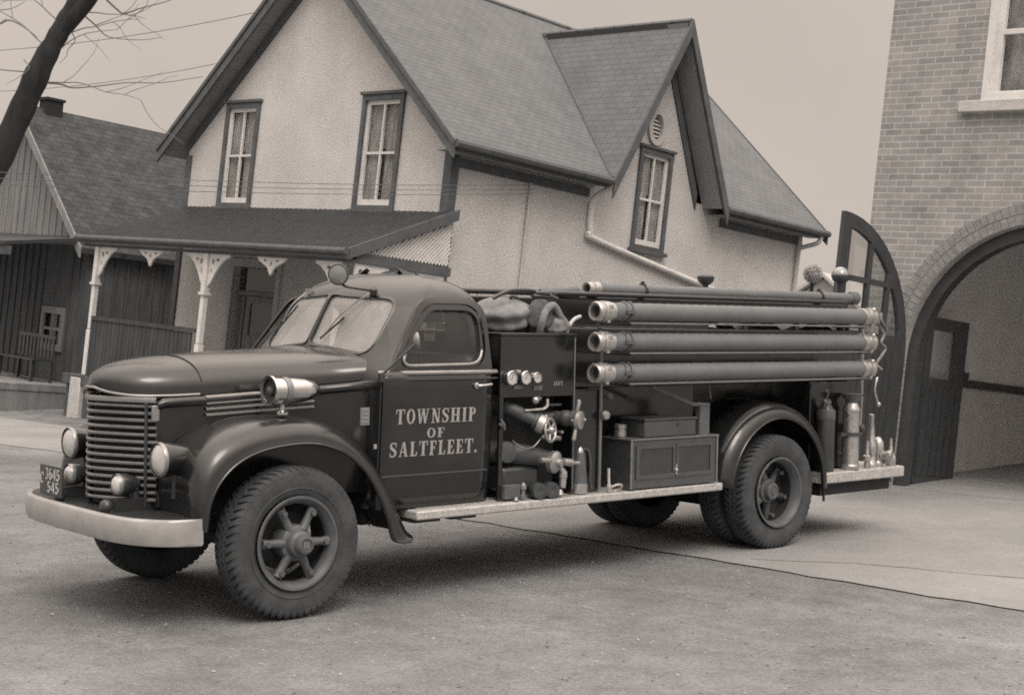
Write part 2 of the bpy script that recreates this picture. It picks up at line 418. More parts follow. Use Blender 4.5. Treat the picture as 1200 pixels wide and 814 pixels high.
L.new(cl.outputs['Result'], zm_.inputs['A']); L.new(cmul.outputs[0], zm_.inputs['B']); L.new(zm_.outputs['Result'], bg.inputs['Color'])
sl = bpy.data.lights.new('sun', 'SUN'); sl.energy = .8; sl.angle = rad(22); sl.color = (1, .95, .88)
so = bpy.data.objects.new('sun', sl); COL.objects.link(so)
sd = Vector((math.sin(SUN_AZ)*math.cos(SUN_EL), math.cos(SUN_AZ)*math.cos(SUN_EL), math.sin(SUN_EL)))
so.rotation_euler = (-sd).to_track_quat('-Z', 'Y').to_euler(); so.location = (0, -5, 12)
sc.view_settings.view_transform = 'Standard'; sc.view_settings.look = 'None'; sc.view_settings.exposure = 0; sc.view_settings.gamma = 1
sc.view_settings.use_curve_mapping = False
sc.cycles.filter_width = 1.8
sc.cycles.use_denoising = False

# ------------------------------------------------------------------ the ground: one hillside plane
T_LOC = Vector((-1.81531, 9.99869, CAM_H - 1.89691))
T_ROT = Euler((rad(2.30545), rad(4.79081), rad(221.52752)))
NRM = T_ROT.to_matrix() @ Vector((0,0,1))
def sat(x, a=17, b=25):
    return x if abs(x) < a else math.copysign(a + b*(1 - math.exp(-(abs(x)-a)/b)), x)
def gz(x, y):
    return T_LOC.z - (NRM.x*(sat(x) - T_LOC.x) + NRM.y*(sat(y - 12, 25, 40) + 12 - T_LOC.y)) / NRM.z
def gp(x, y, h=0): return Vector((x, y, gz(x, y) + h))
def gray(u, v, h=0):
    "where the line of sight through a photo pixel meets the hillside"
    d = px(u, v, 1) - Vector((0,0,CAM_H)); o = Vector((0,0,CAM_H))
    t = (T_LOC - o).dot(NRM) / d.dot(NRM); p = o + d*t
    return Vector((p.x, p.y, p.z + h))
mb = MB()
ax = [-400,-250,-150,-90,-60,-40] + [x for x in range(-30, 31, 2)] + [40,60,90,150,250,400]
ay = [-60,-40,-20] + [y for y in range(-10, 61, 2)] + [70,90,120,180,260,400,700]
mb.grid([[gp(x, y) for x in ax] for y in ay])
tag(mb.build('road', M['ground'], smooth=60), kind='structure')

gm = MB(); gr_ = random.Random(21)
for i in range(9000):
    d = 4.5 + 11*gr_.random()**1.4; a = gr_.uniform(-.46, .46)*1.05; x, y = d*math.tan(a), d
    if (x-.48)*.697 + (y-13.06)*.717 > -.05: continue
    r = gr_.choice((.003,.004,.005,.006,.008,.012))*gr_.uniform(.7, 1.3); o_ = gp(x, y, r*.15); b0 = gr_.uniform(0, 6.28)
    ring_ = [o_ + Vector((r*math.cos(b0+k*1.2566)*gr_.uniform(.7,1.2), r*math.sin(b0+k*1.2566)*gr_.uniform(.7,1.2), 0)) for k in range(5)]
    n0 = len(gm.v); gm.v += [tuple(p_) for p_ in ring_] + [tuple(o_ + Vector((gr_.uniform(-.3,.3)*r, gr_.uniform(-.3,.3)*r, r*gr_.uniform(.5,.9))))]
    gm.f += [(n0+k, n0+(k+1) % 5, n0+5) for k in range(5)]
tag(gm.build('gravel', M['pebble'], weld=False), 'loose gravel scattered on the dirt road', None, None, 'stuff')
SE = Vector((.717, -.697)); SN = Vector((.697, .717))         # along the street edge, away from the street
E0 = Vector((.48, 13.06))
def sp(a, b): return E0 + SE*a + SN*b
def strip(pts, h, n=1):
    m = MB(); m.face([gp(p.x, p.y, h) for p in pts]); return m
# yard beyond the sidewalk
mb = MB(); mb.grid([[gp(*sp(a, b), .004) for a in [x*1.5 for x in range(-16, 12)]] for b in (1.9, 4, 6, 9, 12, 16, 22)])
tag(mb.build('yard', M['lawn'], smooth=60), kind='structure')
# sidewalk to the left
mb = MB(); mb.grid([[gp(*(sp(a, b) + SN*(.10*math.sin(a*1.3)*(b < 1))), .006) for a in [x*.5 for x in range(-46, -3)]] for b in (0.0, 2.15)])
tag(mb.build('sidewalk', M['concrete'], smooth=60), kind='structure')
# station apron with a ragged front edge
mb = MB()
front = [x*.25 for x in range(-10, 34)]
rj = random.Random(3)
rows = [[gp(*(sp(a, 0.02 + rj.uniform(-.03, .03))), .008) for a in front]] + [[gp(*sp(a, b), .008) for a in front] for b in (1, 2, 4, 6.2)]
mb.grid(rows); tag(mb.build('apron', M['concrete'], smooth=60), kind='structure')
mb = MB()
rj = random.Random(3)
ed = [sp(a, 0.02 + rj.uniform(-.03, .03)) for a in front]
mb.grid([[gp(*(p - SN*rj.uniform(.002, .012)), .0095) for p in ed], [gp(*(p + SN*rj.uniform(.0, .008)), .0095) for p in ed]])
# crack across the apron
ck = [(880,656),(940,659),(1000,661),(1060,666),(1120,672),(1180,677),(1240,682)]
cp = [gray(u, v, .013) for u, v in ck]
mb.grid([cp, [p + Vector((.0, .014 + .008*(i % 2), .001)) for i, p in enumerate(cp)]])
tag(mb.build('apron_joint', M['joint']), kind='structure')

# ------------------------------------------------------------------ white house
HZ = 3.428                                    # height of the upper sill line above the house corner
H = empty('stucco_house', (-1.2007, 22.0, .362), (0, 0, rad(46)))
tag(H, 'pale stucco house with steep gables, light roof and dark porch behind the fire engine', 'house')
yz = lambda x0: (lambda u, v, d: (x0 + d, u, v))
xz = lambda y0: (lambda u, v, d: (u, y0 + d, v))
def win_rect(a, b, z0, z1): return [(a, z0), (b, z0), (b, z1), (a, z1)]
FW = [(1.20, 2.20, HZ+.03, HZ+1.86), (4.98, 5.97, HZ+.03, HZ+1.86)]
DOOR = (3.98, 5.22, .25, 2.42)
SIDEW = (4.33, 5.23, HZ+.04, HZ+1.78)
def inner(r, d=.085): return (r[0]+d, r[1]-d, r[2]+d*.8, r[3]-d)
m = MB()
front_poly = [(0,-1.2), (7.06,-1.2), (7.06,HZ+1.05), (3.53,HZ+4.10), (0,HZ+1.05)]
m.holes(front_poly, [win_rect(*inner(r)) for r in FW] + [win_rect(*DOOR)], yz(0), 0, .22)
side_poly = [(.22,-1.2), (9.43,-1.2), (9.43,HZ+1.05), (5.99,HZ+1.05), (4.79,HZ+3.62), (3.59,HZ+1.05), (.22,HZ+1.05)]
VENT = (4.70, HZ+2.17, .155, .235)
vent_poly = [(VENT[0]+VENT[2]*math.cos(rad(a)), VENT[1]+VENT[3]*math.sin(rad(a))) for a in range(0,360,20)]
m.holes(side_poly, [win_rect(*inner(SIDEW)), vent_poly], xz(0), 0, .22)
m.box((.22,6.86,-1.2), (9.43,7.06,HZ+1.05)); m.holes([(.22,-1.2),(6.86,-1.2),(6.86,HZ+1.05),(3.53,HZ+4.0),(.22,HZ+1.05)], [], yz(9.21), 0, .22)
m.build('wall', M['stucco'], H, recalc=True, weld=False)
def house_window(r, fn, parent, out=-1):
    "fn(u, z, d): d > 0 goes into the wall; dark surround > white sash, pane, curtain"
    fr = MB(); ir = inner(r)
    fr.holes(win_rect(*r), [win_rect(*ir)], fn, -.045, -.002)
    fr.prism(win_rect(r[0]-.05, r[1]+.05, r[2]-.07, r[2]-.004), fn, -.09, -.002)
    fr.prism(win_rect(r[0]-.04, r[1]+.04, r[3]+.004, r[3]+.05), fn, -.075, -.002)
    f = fr.build('window', M['trimwood'], parent, weld=False)
    s = MB(); t = .065; zm = (ir[2]+ir[3])/2; um = (ir[0]+ir[1])/2
    s.holes(win_rect(*ir), [win_rect(ir[0]+t, um-.018, zm+.02, ir[3]-t), win_rect(um+.018, ir[1]-t, zm+.02, ir[3]-t),
                            win_rect(ir[0]+t, um-.018, ir[2]+t*1.5, zm-.02), win_rect(um+.018, ir[1]-t, ir[2]+t*1.5, zm-.02)], fn, .012, .05)
    s.build('sash', M['whitewood'], f, weld=False)
    p = MB(); p.prism(win_rect(ir[0]+.02, ir[1]-.02, ir[2]+.02, ir[3]-.02), fn, .055, .061); p.build('pane', M['glass'], f, weld=False)
    cu = MB(); w_ = ir[1]-ir[0]; rr = random.Random(int(r[0]*100))
    for a, b, z0 in ((0, .44, .0), (.56, 1, .0), (.0, 1, .55)):
        rows = []
        for z in (ir[2]+(ir[3]-ir[2])*z0, ir[3]):
            rows.append([fn(ir[0]+w_*lerp(a, b, k/24), z, .085 + .014*math.sin(k*1.9+rr.random()*.6) + (.03 if z0 else 0)) for k in range(25)])
        cu.grid(rows)
    cu.build('curtain', M['curtain'], f, smooth=60)
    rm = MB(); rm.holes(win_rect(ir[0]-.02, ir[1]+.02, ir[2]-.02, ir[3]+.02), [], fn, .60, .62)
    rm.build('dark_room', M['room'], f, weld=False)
for r in FW: house_window(r, lambda u, v, d: (d, u, v), H)
house_window(SIDEW, lambda u, v, d: (u, d, v), H)
# oval gable vent
m = MB()
ring = lambda k: [(VENT[0]+(VENT[2]+k)*math.cos(rad(a)), VENT[1]+(VENT[3]+k)*math.sin(rad(a))) for a in range(0,360,12)]
m.holes(ring(.085), [ring(-.012)], xz(0), -.05, -.002)
v = m.build('oval_vent', M['dimwood'], H, weld=False)
m = MB()
for k in range(7):
    z = VENT[1] - .2 + k*.066; hw = VENT[2]*math.sqrt(max(.05, 1-((z-VENT[1])/VENT[3])**2))
    m.grid([[(VENT[0]-hw, .01, z-.03), (VENT[0]+hw, .01, z-.03)], [(VENT[0]-hw, .07, z+.03), (VENT[0]+hw, .07, z+.03)]])
m.build('louvre', M['whitewood'], v)
# roofs
SL = .866
def mz(y): return HZ + 1.38 + SL*y if y <= 3.53 else HZ + 1.38 + SL*(7.06-y)
m = MB(); ms = MB(); X0, X1 = -.36, 9.78
ln = math.hypot(3.94, 3.94*SL)
for sgn in (0, 1):
    Y = lambda y: y if not sgn else 7.06 - y
    yv = (HZ+4.0 - HZ - 1.38)/SL; e = .02
    if sgn == 0:      # the near slope is notched where the cross gable joins it
        polys = [[(X0,-.41),(3.23,-.41),(4.79,yv),(4.79,3.53),(X0,3.53)], [(6.35,-.41),(X1,-.41),(X1,3.53),(4.79,3.53),(4.79,yv)]]
    else: polys = [[(X0,-.41),(X1,-.41),(X1,3.53),(X0,3.53)]]
    for pl in polys:
        m.face([(x, Y(y), mz(y)) for x, y in pl], [(x, (y+.41)/3.94*ln) for x, y in pl])
        m.face([(x, Y(y), mz(y)-.10) for x, y in pl][::-1], [(0,0)]*len(pl))
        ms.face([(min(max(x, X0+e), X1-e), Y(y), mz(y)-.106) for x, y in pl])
    ed = [((X0,-.41),(3.23,-.41)), ((6.35,-.41),(X1,-.41))] if sgn == 0 else [((X0,-.41),(X1,-.41))]
    for (xa_, ya_), (xb_, yb_) in ed + [((X1,-.41),(X1,3.53)), ((X0,3.53),(X0,-.41))]:
        A = (xa_, Y(ya_), mz(ya_)); B = (xb_, Y(yb_), mz(yb_))
        m.face([A, B, (B[0], B[1], B[2]-.10), (A[0], A[1], A[2]-.10)], [(0,0),(1,0),(1,.1),(0,.1)])
m.tube([(X0, 3.53, mz(3.53)+.0), (X1, 3.53, mz(3.53)+.0)], .05, 6)
roof = m.build('roof', M['shingle'], H, recalc=True, weld=False)
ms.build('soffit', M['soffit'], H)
# steep cross gable
GX, GZ, GE = 4.79, HZ+4.0, HZ+1.03
m = MB(); ms = MB()
yb = (GZ - HZ - 1.38)/SL
for sg in (-1, 1):
    ex = GX + sg*1.56
    q = [(GX, -.46, GZ), (GX, yb, GZ), (ex, -.40, GE), (ex, -.46, GE)]
    L_ = 3.36
    m.face(q, [(-.46, L_), (yb, L_), (-.4, 0), (-.46, 0)])
    nrm = Vector((sg*.885, 0, .466)); q2 = [tuple(Vector(p) - nrm*.10) for p in q]
    m.face(q2[::-1], [(0,0)]*4)
    for a, b in ((3, 0), (2, 3)):
        m.face([q[a], q[b], q2[b], q2[a]], [(0,0),(1,0),(1,.1),(0,.1)])
    qs = [Vector(p) - nrm*.106 for p in q]; 
    ms.face([qs[0]+Vector((0,.02,0)), qs[0]+Vector((0,.46,0)), qs[3]+Vector((0,.46,0)), qs[3]+Vector((0,.02,0))])
m.tube([(GX, -.46, GZ+.01), (GX, yb, GZ+.01)], .045, 6)
# valley flashing
m.build('gable_roof', M['shingle'], H, recalc=True, weld=False)
m = MB()
for sg in (-1, 1):
    m.tube([(GX, yb, GZ+.02), (GX+sg*1.56, -.40, GE+.02)], .035, 6)
m.build('valley_flashing', M['trimwood'], H, smooth=40)
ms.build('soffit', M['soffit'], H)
# rake boards, frieze boards, gutters
m = MB()
def board(m, A, B, drop, fn_axis, t0, t1):
    "A,B=(u,z) along a slope; drop = vertical depth; extruded along the wall normal"
    m.prism([A, B, (B[0], B[1]-drop), (A[0], A[1]-drop)], fn_axis, t0, t1)
for s in (0, 1):
    Yv = lambda y: y if not s else 7.06-y
    for nm_, args in (('bargeboard', ((Yv(-.43), mz(-.43)+.02), (3.53, mz(3.53)+.02), .25, yz(X0), -.045, -.003)), ('verge_strip', ((Yv(-.43), mz(-.43)+.05), (3.53, mz(3.53)+.05), .09, yz(X0-.045), -.03, -.002)),
        ('frieze_board', ((Yv(-.04), mz(-.04)-.15), (3.53, mz(3.53)-.15), .20, yz(0), -.035, -.002)), ('bargeboard', ((Yv(-.43), mz(-.43)+.02), (3.53, mz(3.53)+.02), .25, yz(X1), .003, .045))):
        m = MB(); board(m, *args); m.build(nm_, M['trimwood'], H, weld=False)
for sg in (-1, 1):
    for nm_, args in (('bargeboard', ((GX+sg*1.60, GE-.03), (GX, GZ+.03), .29, xz(-.46), -.045, -.003)), ('frieze_board', ((GX+sg*1.22, HZ+1.22), (GX, HZ+3.66), .30, xz(0), -.04, -.002))):
        m = MB(); board(m, *args); m.build(nm_, M['trimwood'], H, weld=False)
for x0, x1 in ((X0-.02, GX-1.62), (GX+1.62, X1+.02)):
    m = MB()
    m.tube([(x0, -.45, HZ+.99), (x1, -.45, HZ+.99)], .065, 8)
    m.box((x0+.02, -.40, HZ+.88), (x1-.02, -.36, HZ+1.0))
    m.build('gutter', M['trimwood'], H, smooth=40, weld=False)
    m = MB(); m.box((x0+.40, -.045, HZ+.72), (x1-.05 if x1 < 6 else 9.43, -.003, HZ+.86)); m.build('eave_board', M['trimwood'], H)
    m = MB(); m.face([(x0+.04, -.36, HZ+.90), (x1-.04, -.36, HZ+.90), (x1-.04, -.003, HZ+.90), (x0+.04, -.003, HZ+.90)]); m.build('eave_soffit', M['soffit'], H)
m = MB(); m.box((-.035,-.035,-1.2), (.13,.0-.003,HZ+1.0)); m.box((-.035,-.003,-1.2), (-.003,.13,HZ+1.0)); m.build('corner_board', M['trimwood'], H, weld=False)
m = MB(); m.box((-.035,6.93,-1.2), (-.003,7.08,HZ+.95)); m.build('corner_board', M['trimwood'], H)
# pipes on the side wall
m = MB(); m.tube([(1.71,-.04,HZ+.72),(1.71,-.04,-.6)], .03, 8); m.build('drainpipe', M['dimwood'], H, smooth=50)
m = MB(); m.tube(spline([(3.3,-.40,HZ+.93),(3.2,-.10,HZ+.72),(3.18,-.06,HZ+.5),(3.22,-.06,HZ+.16),(3.42,-.06,HZ+.04),(6.3,-.06,HZ-.37),(8.2,-.06,HZ-.62)], 6), .05, 10)
m.build('drainpipe', M['whitewood'], H, smooth=50)
m = MB(); m.tube(spline([(9.60,-.42,HZ+.92),(9.55,-.36,HZ+.78),(9.42,-.1,HZ+.66),(9.40,-.06,HZ+.5),(9.40,-.06,-.8)], 6), .045, 10); m.build('drainpipe', M['dimwood'], H, smooth=50)
# door
m = MB(); D_ = DOOR
m.holes(win_rect(D_[0]-.12, D_[1]+.12, D_[2], D_[3]+.14), [win_rect(D_[0]+.0, D_[1]-.0, D_[2]+.02, D_[3])], yz(0), -.04, -.002)
dr = m.build('front_door', M['dimwood'], H, weld=False)
m = MB(); m.holes(win_rect(D_[0]+.02, D_[0]+.93, D_[2]+.03, D_[3]-.5), [win_rect(D_[0]+.16, D_[0]+.80, 1.25, D_[3]-.62)], yz(0), .08, .13)
m.box((.06, D_[0], D_[3]-.49), (.14, D_[1], D_[3]-.41)); m.box((.06, D_[0]+.95, D_[2]), (.14, D_[0]+1.02, D_[3]-.5))
m.build('door_leaf', M['barnwood'], dr, weld=False)
m = MB(); m.box((.10, D_[0]+.1, 1.2), (.106, D_[0]+.85, D_[3]-.55)); m.box((.11, D_[0]+.02, D_[3]-.40), (.116, D_[1]-.02, D_[3]-.01)); m.build('door_pane', M['glass'], dr, weld=False)
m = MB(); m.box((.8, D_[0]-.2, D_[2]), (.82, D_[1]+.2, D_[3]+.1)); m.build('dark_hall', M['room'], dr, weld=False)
# porch
P0, P1, PE, PZ = -.30, 6.98, -2.04, HZ-.80
def pz(x): return HZ + .02 + (PZ - HZ - .02)*(x/PE)
m = MB(); m.prism([(-.003, pz(0)), (PE, pz(PE)), (PE, pz(PE)-.05), (-.003, pz(0)-.05)], lambda u, v, d: (u, d, v), P0, P1)
k = P0 + .05
while k < P1:
    m.prism([(-.004, pz(0)+.008), (PE-.01, pz(PE)+.008), (PE-.01, pz(PE)+.001), (-.004, pz(0)+.001)], lambda u, v, d: (u, d, v), k, k+.03); k += .13
pr = m.build('porch_roof', M['porchroof'], H, weld=False)
m = MB()
m.prism([(-.05, pz(0)+.03), (PE-.03, pz(PE)+.03), (PE-.03, pz(PE)-.13), (-.05, pz(0)-.13)], lambda u, v, d: (u, d, v), P0-.05, P0-.003)
m.box((PE-.05, P0-.05, PZ-.10), (PE-.003, P1+.02, PZ+.005)); m.tube([(PE-.08,P0-.05,PZ-.02),(PE-.08,P1,PZ-.02)], .045, 8)
m.build('porch_fascia', M['trimwood'], H, weld=False)
BZ = HZ - .95
m = MB(); m.box((PE+.05, P0+.02, BZ), (PE+.18, P1-.05, PZ-.11)); m.box((PE+.18, P0+.02, BZ), (-.04, P0+.12, BZ+.13)); m.build('porch_beam', M['trimwood'], H, weld=False)
# lattice in the porch end
m = MB(); xa, xb = PE+.12, -.06
ztop = lambda x: pz(x) - .14
def clipseg(x0, z0, x1, z1):
    pts = []
    for i in range(41):
        t = i/40; x = lerp(x0, x1, t); z = lerp(z0, z1, t)
        if xa < x < xb and BZ+.13 < z < ztop(x): pts.append((x, z))
    return (pts[0], pts[-1]) if len(pts) > 1 else None
for i in range(-30, 60):
    for sg, yy in ((1, P0+.05), (-1, P0+.062)):
        x = xa + i*.068
        c_ = clipseg(x, BZ, x + sg*1.2, BZ + 1.2)
        if c_:
            (a, b), (c1, d1) = c_
            n_ = Vector((-(d1-b), c1-a)).normalized()*.015 if (c1-a or d1-b) else Vector((0,0))
            m.prism([(a-n_.x, b-n_.y), (c1-n_.x, d1-n_.y), (c1+n_.x, d1+n_.y), (a+n_.x, b+n_.y)], lambda u, v, d: (u, yy+d, v), 0, .010)
m.build('lattice', M['whitewood'], H, weld=False)
PY_ = [6.50, 3.22, -.06]
def post(y):
    q = MB(); x = PE+.115
    for a, z0, z1 in ((.055, .27, 1.05), (.045, 1.06, BZ-.62), (.055, BZ-.61, BZ-.003)):
        q.box((x-a, y-a, z0), (x+a, y+a, z1))
    q.box((x-.075, y-.075, BZ-.66), (x+.075, y+.075, BZ-.612))
    q.build('porch_post', M['whitewood' if y > 1 else 'dimwood'], H, bevel=.008, weld=False)
for y in PY_: post(y)
def bracket(y, sg, along='y', size=.52, x=None, y0=None):
    "pierced fretwork bracket with a concave lower edge"
    pl = [(0, 0), (size, 0), (size, -.045)]
    for k in range(1, 9):
        t = k/9; pl.append((size*(1-t)**1.15 + .05*t, -.045 - (size*1.02)*t**1.7*(.9)))
    pl.append((0, -size*1.0))
    hs = [[(.10+.032*math.cos(rad(a))*1.3, -.12+.032*math.sin(rad(a))*1.6) for a in range(0, 360, 45)],
          [(.22+.05*math.cos(rad(a)), -.09+.028*math.sin(rad(a))) for a in range(0, 360, 45)],
          [(.075+.018*math.cos(rad(a)), -.27+.05*math.sin(rad(a))) for a in range(0, 360, 45)]]
    q = MB()
    if along == 'y': q.holes(pl, hs, lambda u, v, d: (PE+.10+d, y + sg*(.06+u), BZ-.005+v), 0, .035)
    else: q.holes(pl, hs, lambda u, v, d: (x + sg*u, P0+.05+d, BZ-.005+v), 0, .035)
    q.build('fretwork_bracket', M['whitewood'], H, weld=False)
for y, sgs in ((6.50, (-1,)), (3.22, (-1, 1)), (-.06, (1,))):
    for sg in sgs: bracket(y, sg)
bracket(0, 1, 'x', .62, PE+.20); bracket(0, -1, 'x', .5, -.14)
for y in (4.86, 1.58):        # little hanging pendants at mid bay
    q = MB(); pl = [(-.36,0),(.36,0),(.30,-.06),(.2,-.10),(.09,-.15),(.0,-.27),(-.09,-.15),(-.2,-.10),(-.30,-.06)]
    q.holes(pl, [[(.15*s+.04*math.cos(rad(a)), -.05+.02*math.sin(rad(a))) for a in range(0,360,60)] for s in (-1,1)] + [[(.03*math.cos(rad(a)), -.09+.045*math.sin(rad(a))) for a in range(0,360,60)]], lambda u, v, d: (PE+.10+d, y+u, BZ-.005+v), 0, .035)
    q.build('fretwork_pendant', M['whitewood'], H, weld=False)
m = MB(); m.box((PE-.06, P0, .10), (-.003, P1, .26)); m.box((PE+.02, P0+.05, -1.3), (PE+.07, P1-.05, .098)); m.box((PE+.072, P0+.05, -1.3), (-.003, P0+.1, .098)); m.build('porch_floor', M['dark_shade_wood'], H, weld=False)
m = MB(); m.box((PE-.07, 6.34, -1.4), (PE+.25, 6.68, .22)); m.build('porch_pier', M['stone'], H, bevel=.02)
m = MB()
for i in range(26):
    y = 3.42 + i*.118; m.box((PE+.08, y, .27), (PE+.11, y+.104, 1.22))
m.box((PE+.06, 3.30, 1.225), (PE+.15, 6.43, 1.29)); m.build('porch_railing', M['railwood'], H, weld=False)

# ------------------------------------------------------------------ neighbour house (house-local frame reused)
hm = Matrix.Translation((-1.2007, 22.0, .362)) @ Euler((0,0,rad(46))).to_matrix().to_4x4()
NB = empty('board_house', hm @ Vector((-.68, 9.0, -.35)), (0, 0, rad(46)))
tag(NB, 'low dark board and batten house with small chimney, left of the stucco house', 'house')
NZ = HZ + .35                         # local z of main sill line
nW, nE, nA = 5.8, NZ-.86, NZ+1.78
m = MB(); NBW = (.70, 1.42, NZ-2.83, NZ-2.18)
m.holes([(0,-1.5),(nW,-1.5),(nW,nE),(nW/2,nA),(0,nE)], [win_rect(*NBW)], yz(0), 0, .15)
m.box((.15,0,-1.5), (8,.12,nE)); m.box((.15,nW-.12,-1.5), (8,nW,nE))
m.build('wall', M['dark_shade_wood'], NB, weld=False)  # front wall below the porch roof has the shade in its colour
m = MB(); k = .05
while k < nW:
    zt = nE + (nA-nE)*(1-abs(k-nW/2)/(nW/2)) - .05
    m.box((-.035, k, NZ-.72), (-.003, k+.055, zt)); k += .26
m.box((-.05, .0, NZ-.86), (-.003, nW, NZ-.73))
pl = [(0.0, nE+.14), (nW/2, nA-.02), (nW, nE+.14)]
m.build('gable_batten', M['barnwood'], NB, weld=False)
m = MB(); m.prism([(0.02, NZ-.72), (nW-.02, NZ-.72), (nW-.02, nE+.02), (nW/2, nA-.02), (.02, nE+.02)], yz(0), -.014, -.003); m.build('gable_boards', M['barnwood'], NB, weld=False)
m = MB(); k = .25
while k < nW:
    if not (NBW[0]-.1 < k < NBW[1]+.05): m.box((-.03, k, -1.4), (-.003, k+.05, NZ-.87))
    k += .27
k = .3
while k < 7.8: m.box((k, -.03, -1.4), (k+.05, -.003, nE-.02)); k += .27
m.build('wall_batten', M['dark_shade_wood'], NB, weld=False)
m = MB(); sl = (nA-nE)/(nW/2); ov = .22
for s in (0, 1):
    Y = lambda y: y if not s else nW-y
    q = [(-.30, Y(-ov), nE+.14-ov*sl), (8.3, Y(-ov), nE+.14-ov*sl), (8.3, nW/2, nA+.14), (-.30, nW/2, nA+.14)]
    ll = math.hypot(nW/2+ov, (nW/2+ov)*sl)
    m.face(q, [(-.3,0),(8.3,0),(8.3,ll),(-.3,ll)]); m.face([(x,y,z-.1) for x,y,z in q][::-1], [(0,0)]*4)
    for a, b in ((0,1),(1,2),(3,0)):
        A,B = q[a],q[b]; m.face([A,B,(B[0],B[1],B[2]-.1),(A[0],A[1],A[2]-.1)], [(0,0),(1,0),(1,.1),(0,.1)])
r_ = m.build('roof', M['shingled'], NB, weld=False)
m = MB(); m.box((.25, nW/2-.17, nA-.3), (.60, nW/2+.17, nA+.30)); m.box((.22, nW/2-.20, nA+.303), (.63, nW/2+.20, nA+.36)); m.build('chimney', M['shingled'], NB, weld=False)
m = MB()
for s in (0, 1):
    Yv = lambda y: y if not s else nW-y
    m = MB(); board(m, (Yv(-ov), nE+.15-ov*sl), (nW/2, nA+.15), .20, yz(-.30), -.035, -.003); m.build('bargeboard', M['barnwood'], NB, weld=False)
r = NBW
m = MB(); m.holes(win_rect(r[0]-.09, r[1]+.09, r[2]-.1, r[3]+.1), [win_rect(r[0]+.03,r[1]-.03,r[2]+.03,r[3]-.03)], yz(0), -.045, -.003); m.box((-.03, r[0]+.03, (r[2]+r[3])/2-.025), (.0-.001, r[1]-.03, (r[2]+r[3])/2+.025)); m.box((-.035,(r[0]+r[1])/2-.015,r[2]+.03),(-.012,(r[0]+r[1])/2+.015,r[3]-.03))
nw_ = m.build('window', M['barnwood'], NB, weld=False)
m = MB(); m.box((.03, r[0], r[2]), (.036, r[1], r[3])); m.build('pane', M['glass'], nw_)
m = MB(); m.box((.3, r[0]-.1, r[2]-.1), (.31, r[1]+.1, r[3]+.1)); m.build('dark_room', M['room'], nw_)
m = MB(); m.prism([(-.053, NZ-.70), (-1.75, NZ-.98), (-1.75, NZ-1.05), (-.053, NZ-.77)], lambda u, v, d: (u, d, v), -.1, nW+.3)
m.build('porch_roof', M['porchroof'], NB, weld=False)
m = MB(); m.box((-1.72, -.1, NZ-1.22), (-1.62, nW+.2, NZ-1.06)); m.build('porch_fascia', M['dark_shade_wood'], NB, weld=False)
for y in (.38, 2.9, 5.4):
    m = MB(); m.box((-1.72, y-.05, NZ-3.5), (-1.62, y+.05, NZ-1.223)); m.build('porch_post', M['dimwood'], NB)
m = MB(); m.box((-1.9, -.6, NZ-3.62), (-.003-.04, nW+.2, NZ-3.5)); m.box((-1.88, -.5, NZ-3.9), (-1.82, nW, NZ-3.623)); m.box((-1.85, -.5, NZ-4.6), (-1.8, nW, NZ-3.91)); m.box((-1.87,-.58,NZ-4.6),(-.05,-.53,NZ-3.623)); m.build('porch_floor', M['barnwood'], NB, weld=False)
# bench on that porch
bn = empty('porch_bench', hm @ Vector((-1.55, 9.2, -.35+NZ-3.5)), (0,0,rad(46)))
tag(bn, 'dark wooden slatted bench on the porch of the low board house', 'bench')
m = MB()
for i in range(4): m.box((-.05+i*.1, -.2, .40), (.04+i*.1, 1.2, .43))
m.build('seat', M['black'], bn)
m = MB()
for i in range(10): m.box((.37, -.15+i*.14, .46), (.395, -.08+i*.14, .82))
m.box((.365,-.2,.822),(.40,1.2,.88)); m.build('backrest', M['black'], bn)
for x in (-.03, .36):
    for y in (-.15, 1.1):
        m = MB(); m.box((x, y, 0), (x+.05, y+.05, .398)); m.build('leg', M['black'], bn)

# ------------------------------------------------------------------ fire station
ST = empty('brick_fire_station', (5.07, 16.76, CAM_H-1.109), (0, 0, rad(-44)))
tag(ST, 'brick fire station with open arched doorway behind the rear of the fire engine', 'fire station')
AX, AZ, AR = .95, 1.47, 1.65
arc = lambda r, a0=180, a1=0, n=28: [(AX + r*math.cos(rad(lerp(a0, a1, k/n))), AZ + r*math.sin(rad(lerp(a0, a1, k/n)))) for k in range(n+1)]
SWN = (.09, 1.81, 4.60, 6.30)
m = MB()
VR = AR + .245
wall = [(-1.31,-.6), (AX-VR,-.6)] + arc(VR) + [(AX+VR,-.6), (3.2,-.6), (3.2,7.4), (-1.31,7.4)]
m.holes(wall, [win_rect(-.06, 1.96, 4.50, 6.45)], xz(0), 0, .33)
m.build('wall', M['brick'], ST, weld=False)
m = MB(); m.box((-1.31,.332,-.6), (-1.0,9,7.4)); m.holes([(.332,-.6),(9,-.6),(9,7.4),(.332,7.4)], [win_rect(a,a+1.5,1.5,3.6) for a in (1.2,3.7,6.2)], yz(2.9), 0, .3); m.box((-.998,8.7,-.6),(2.898,9,7.4)); m.box((-1.33,-.02,7.402),(3.25,9.02,7.6)); m.build('side_wall', M['brickside'], ST, weld=False)  # unseen right-wall openings, added to let sky light into the interior
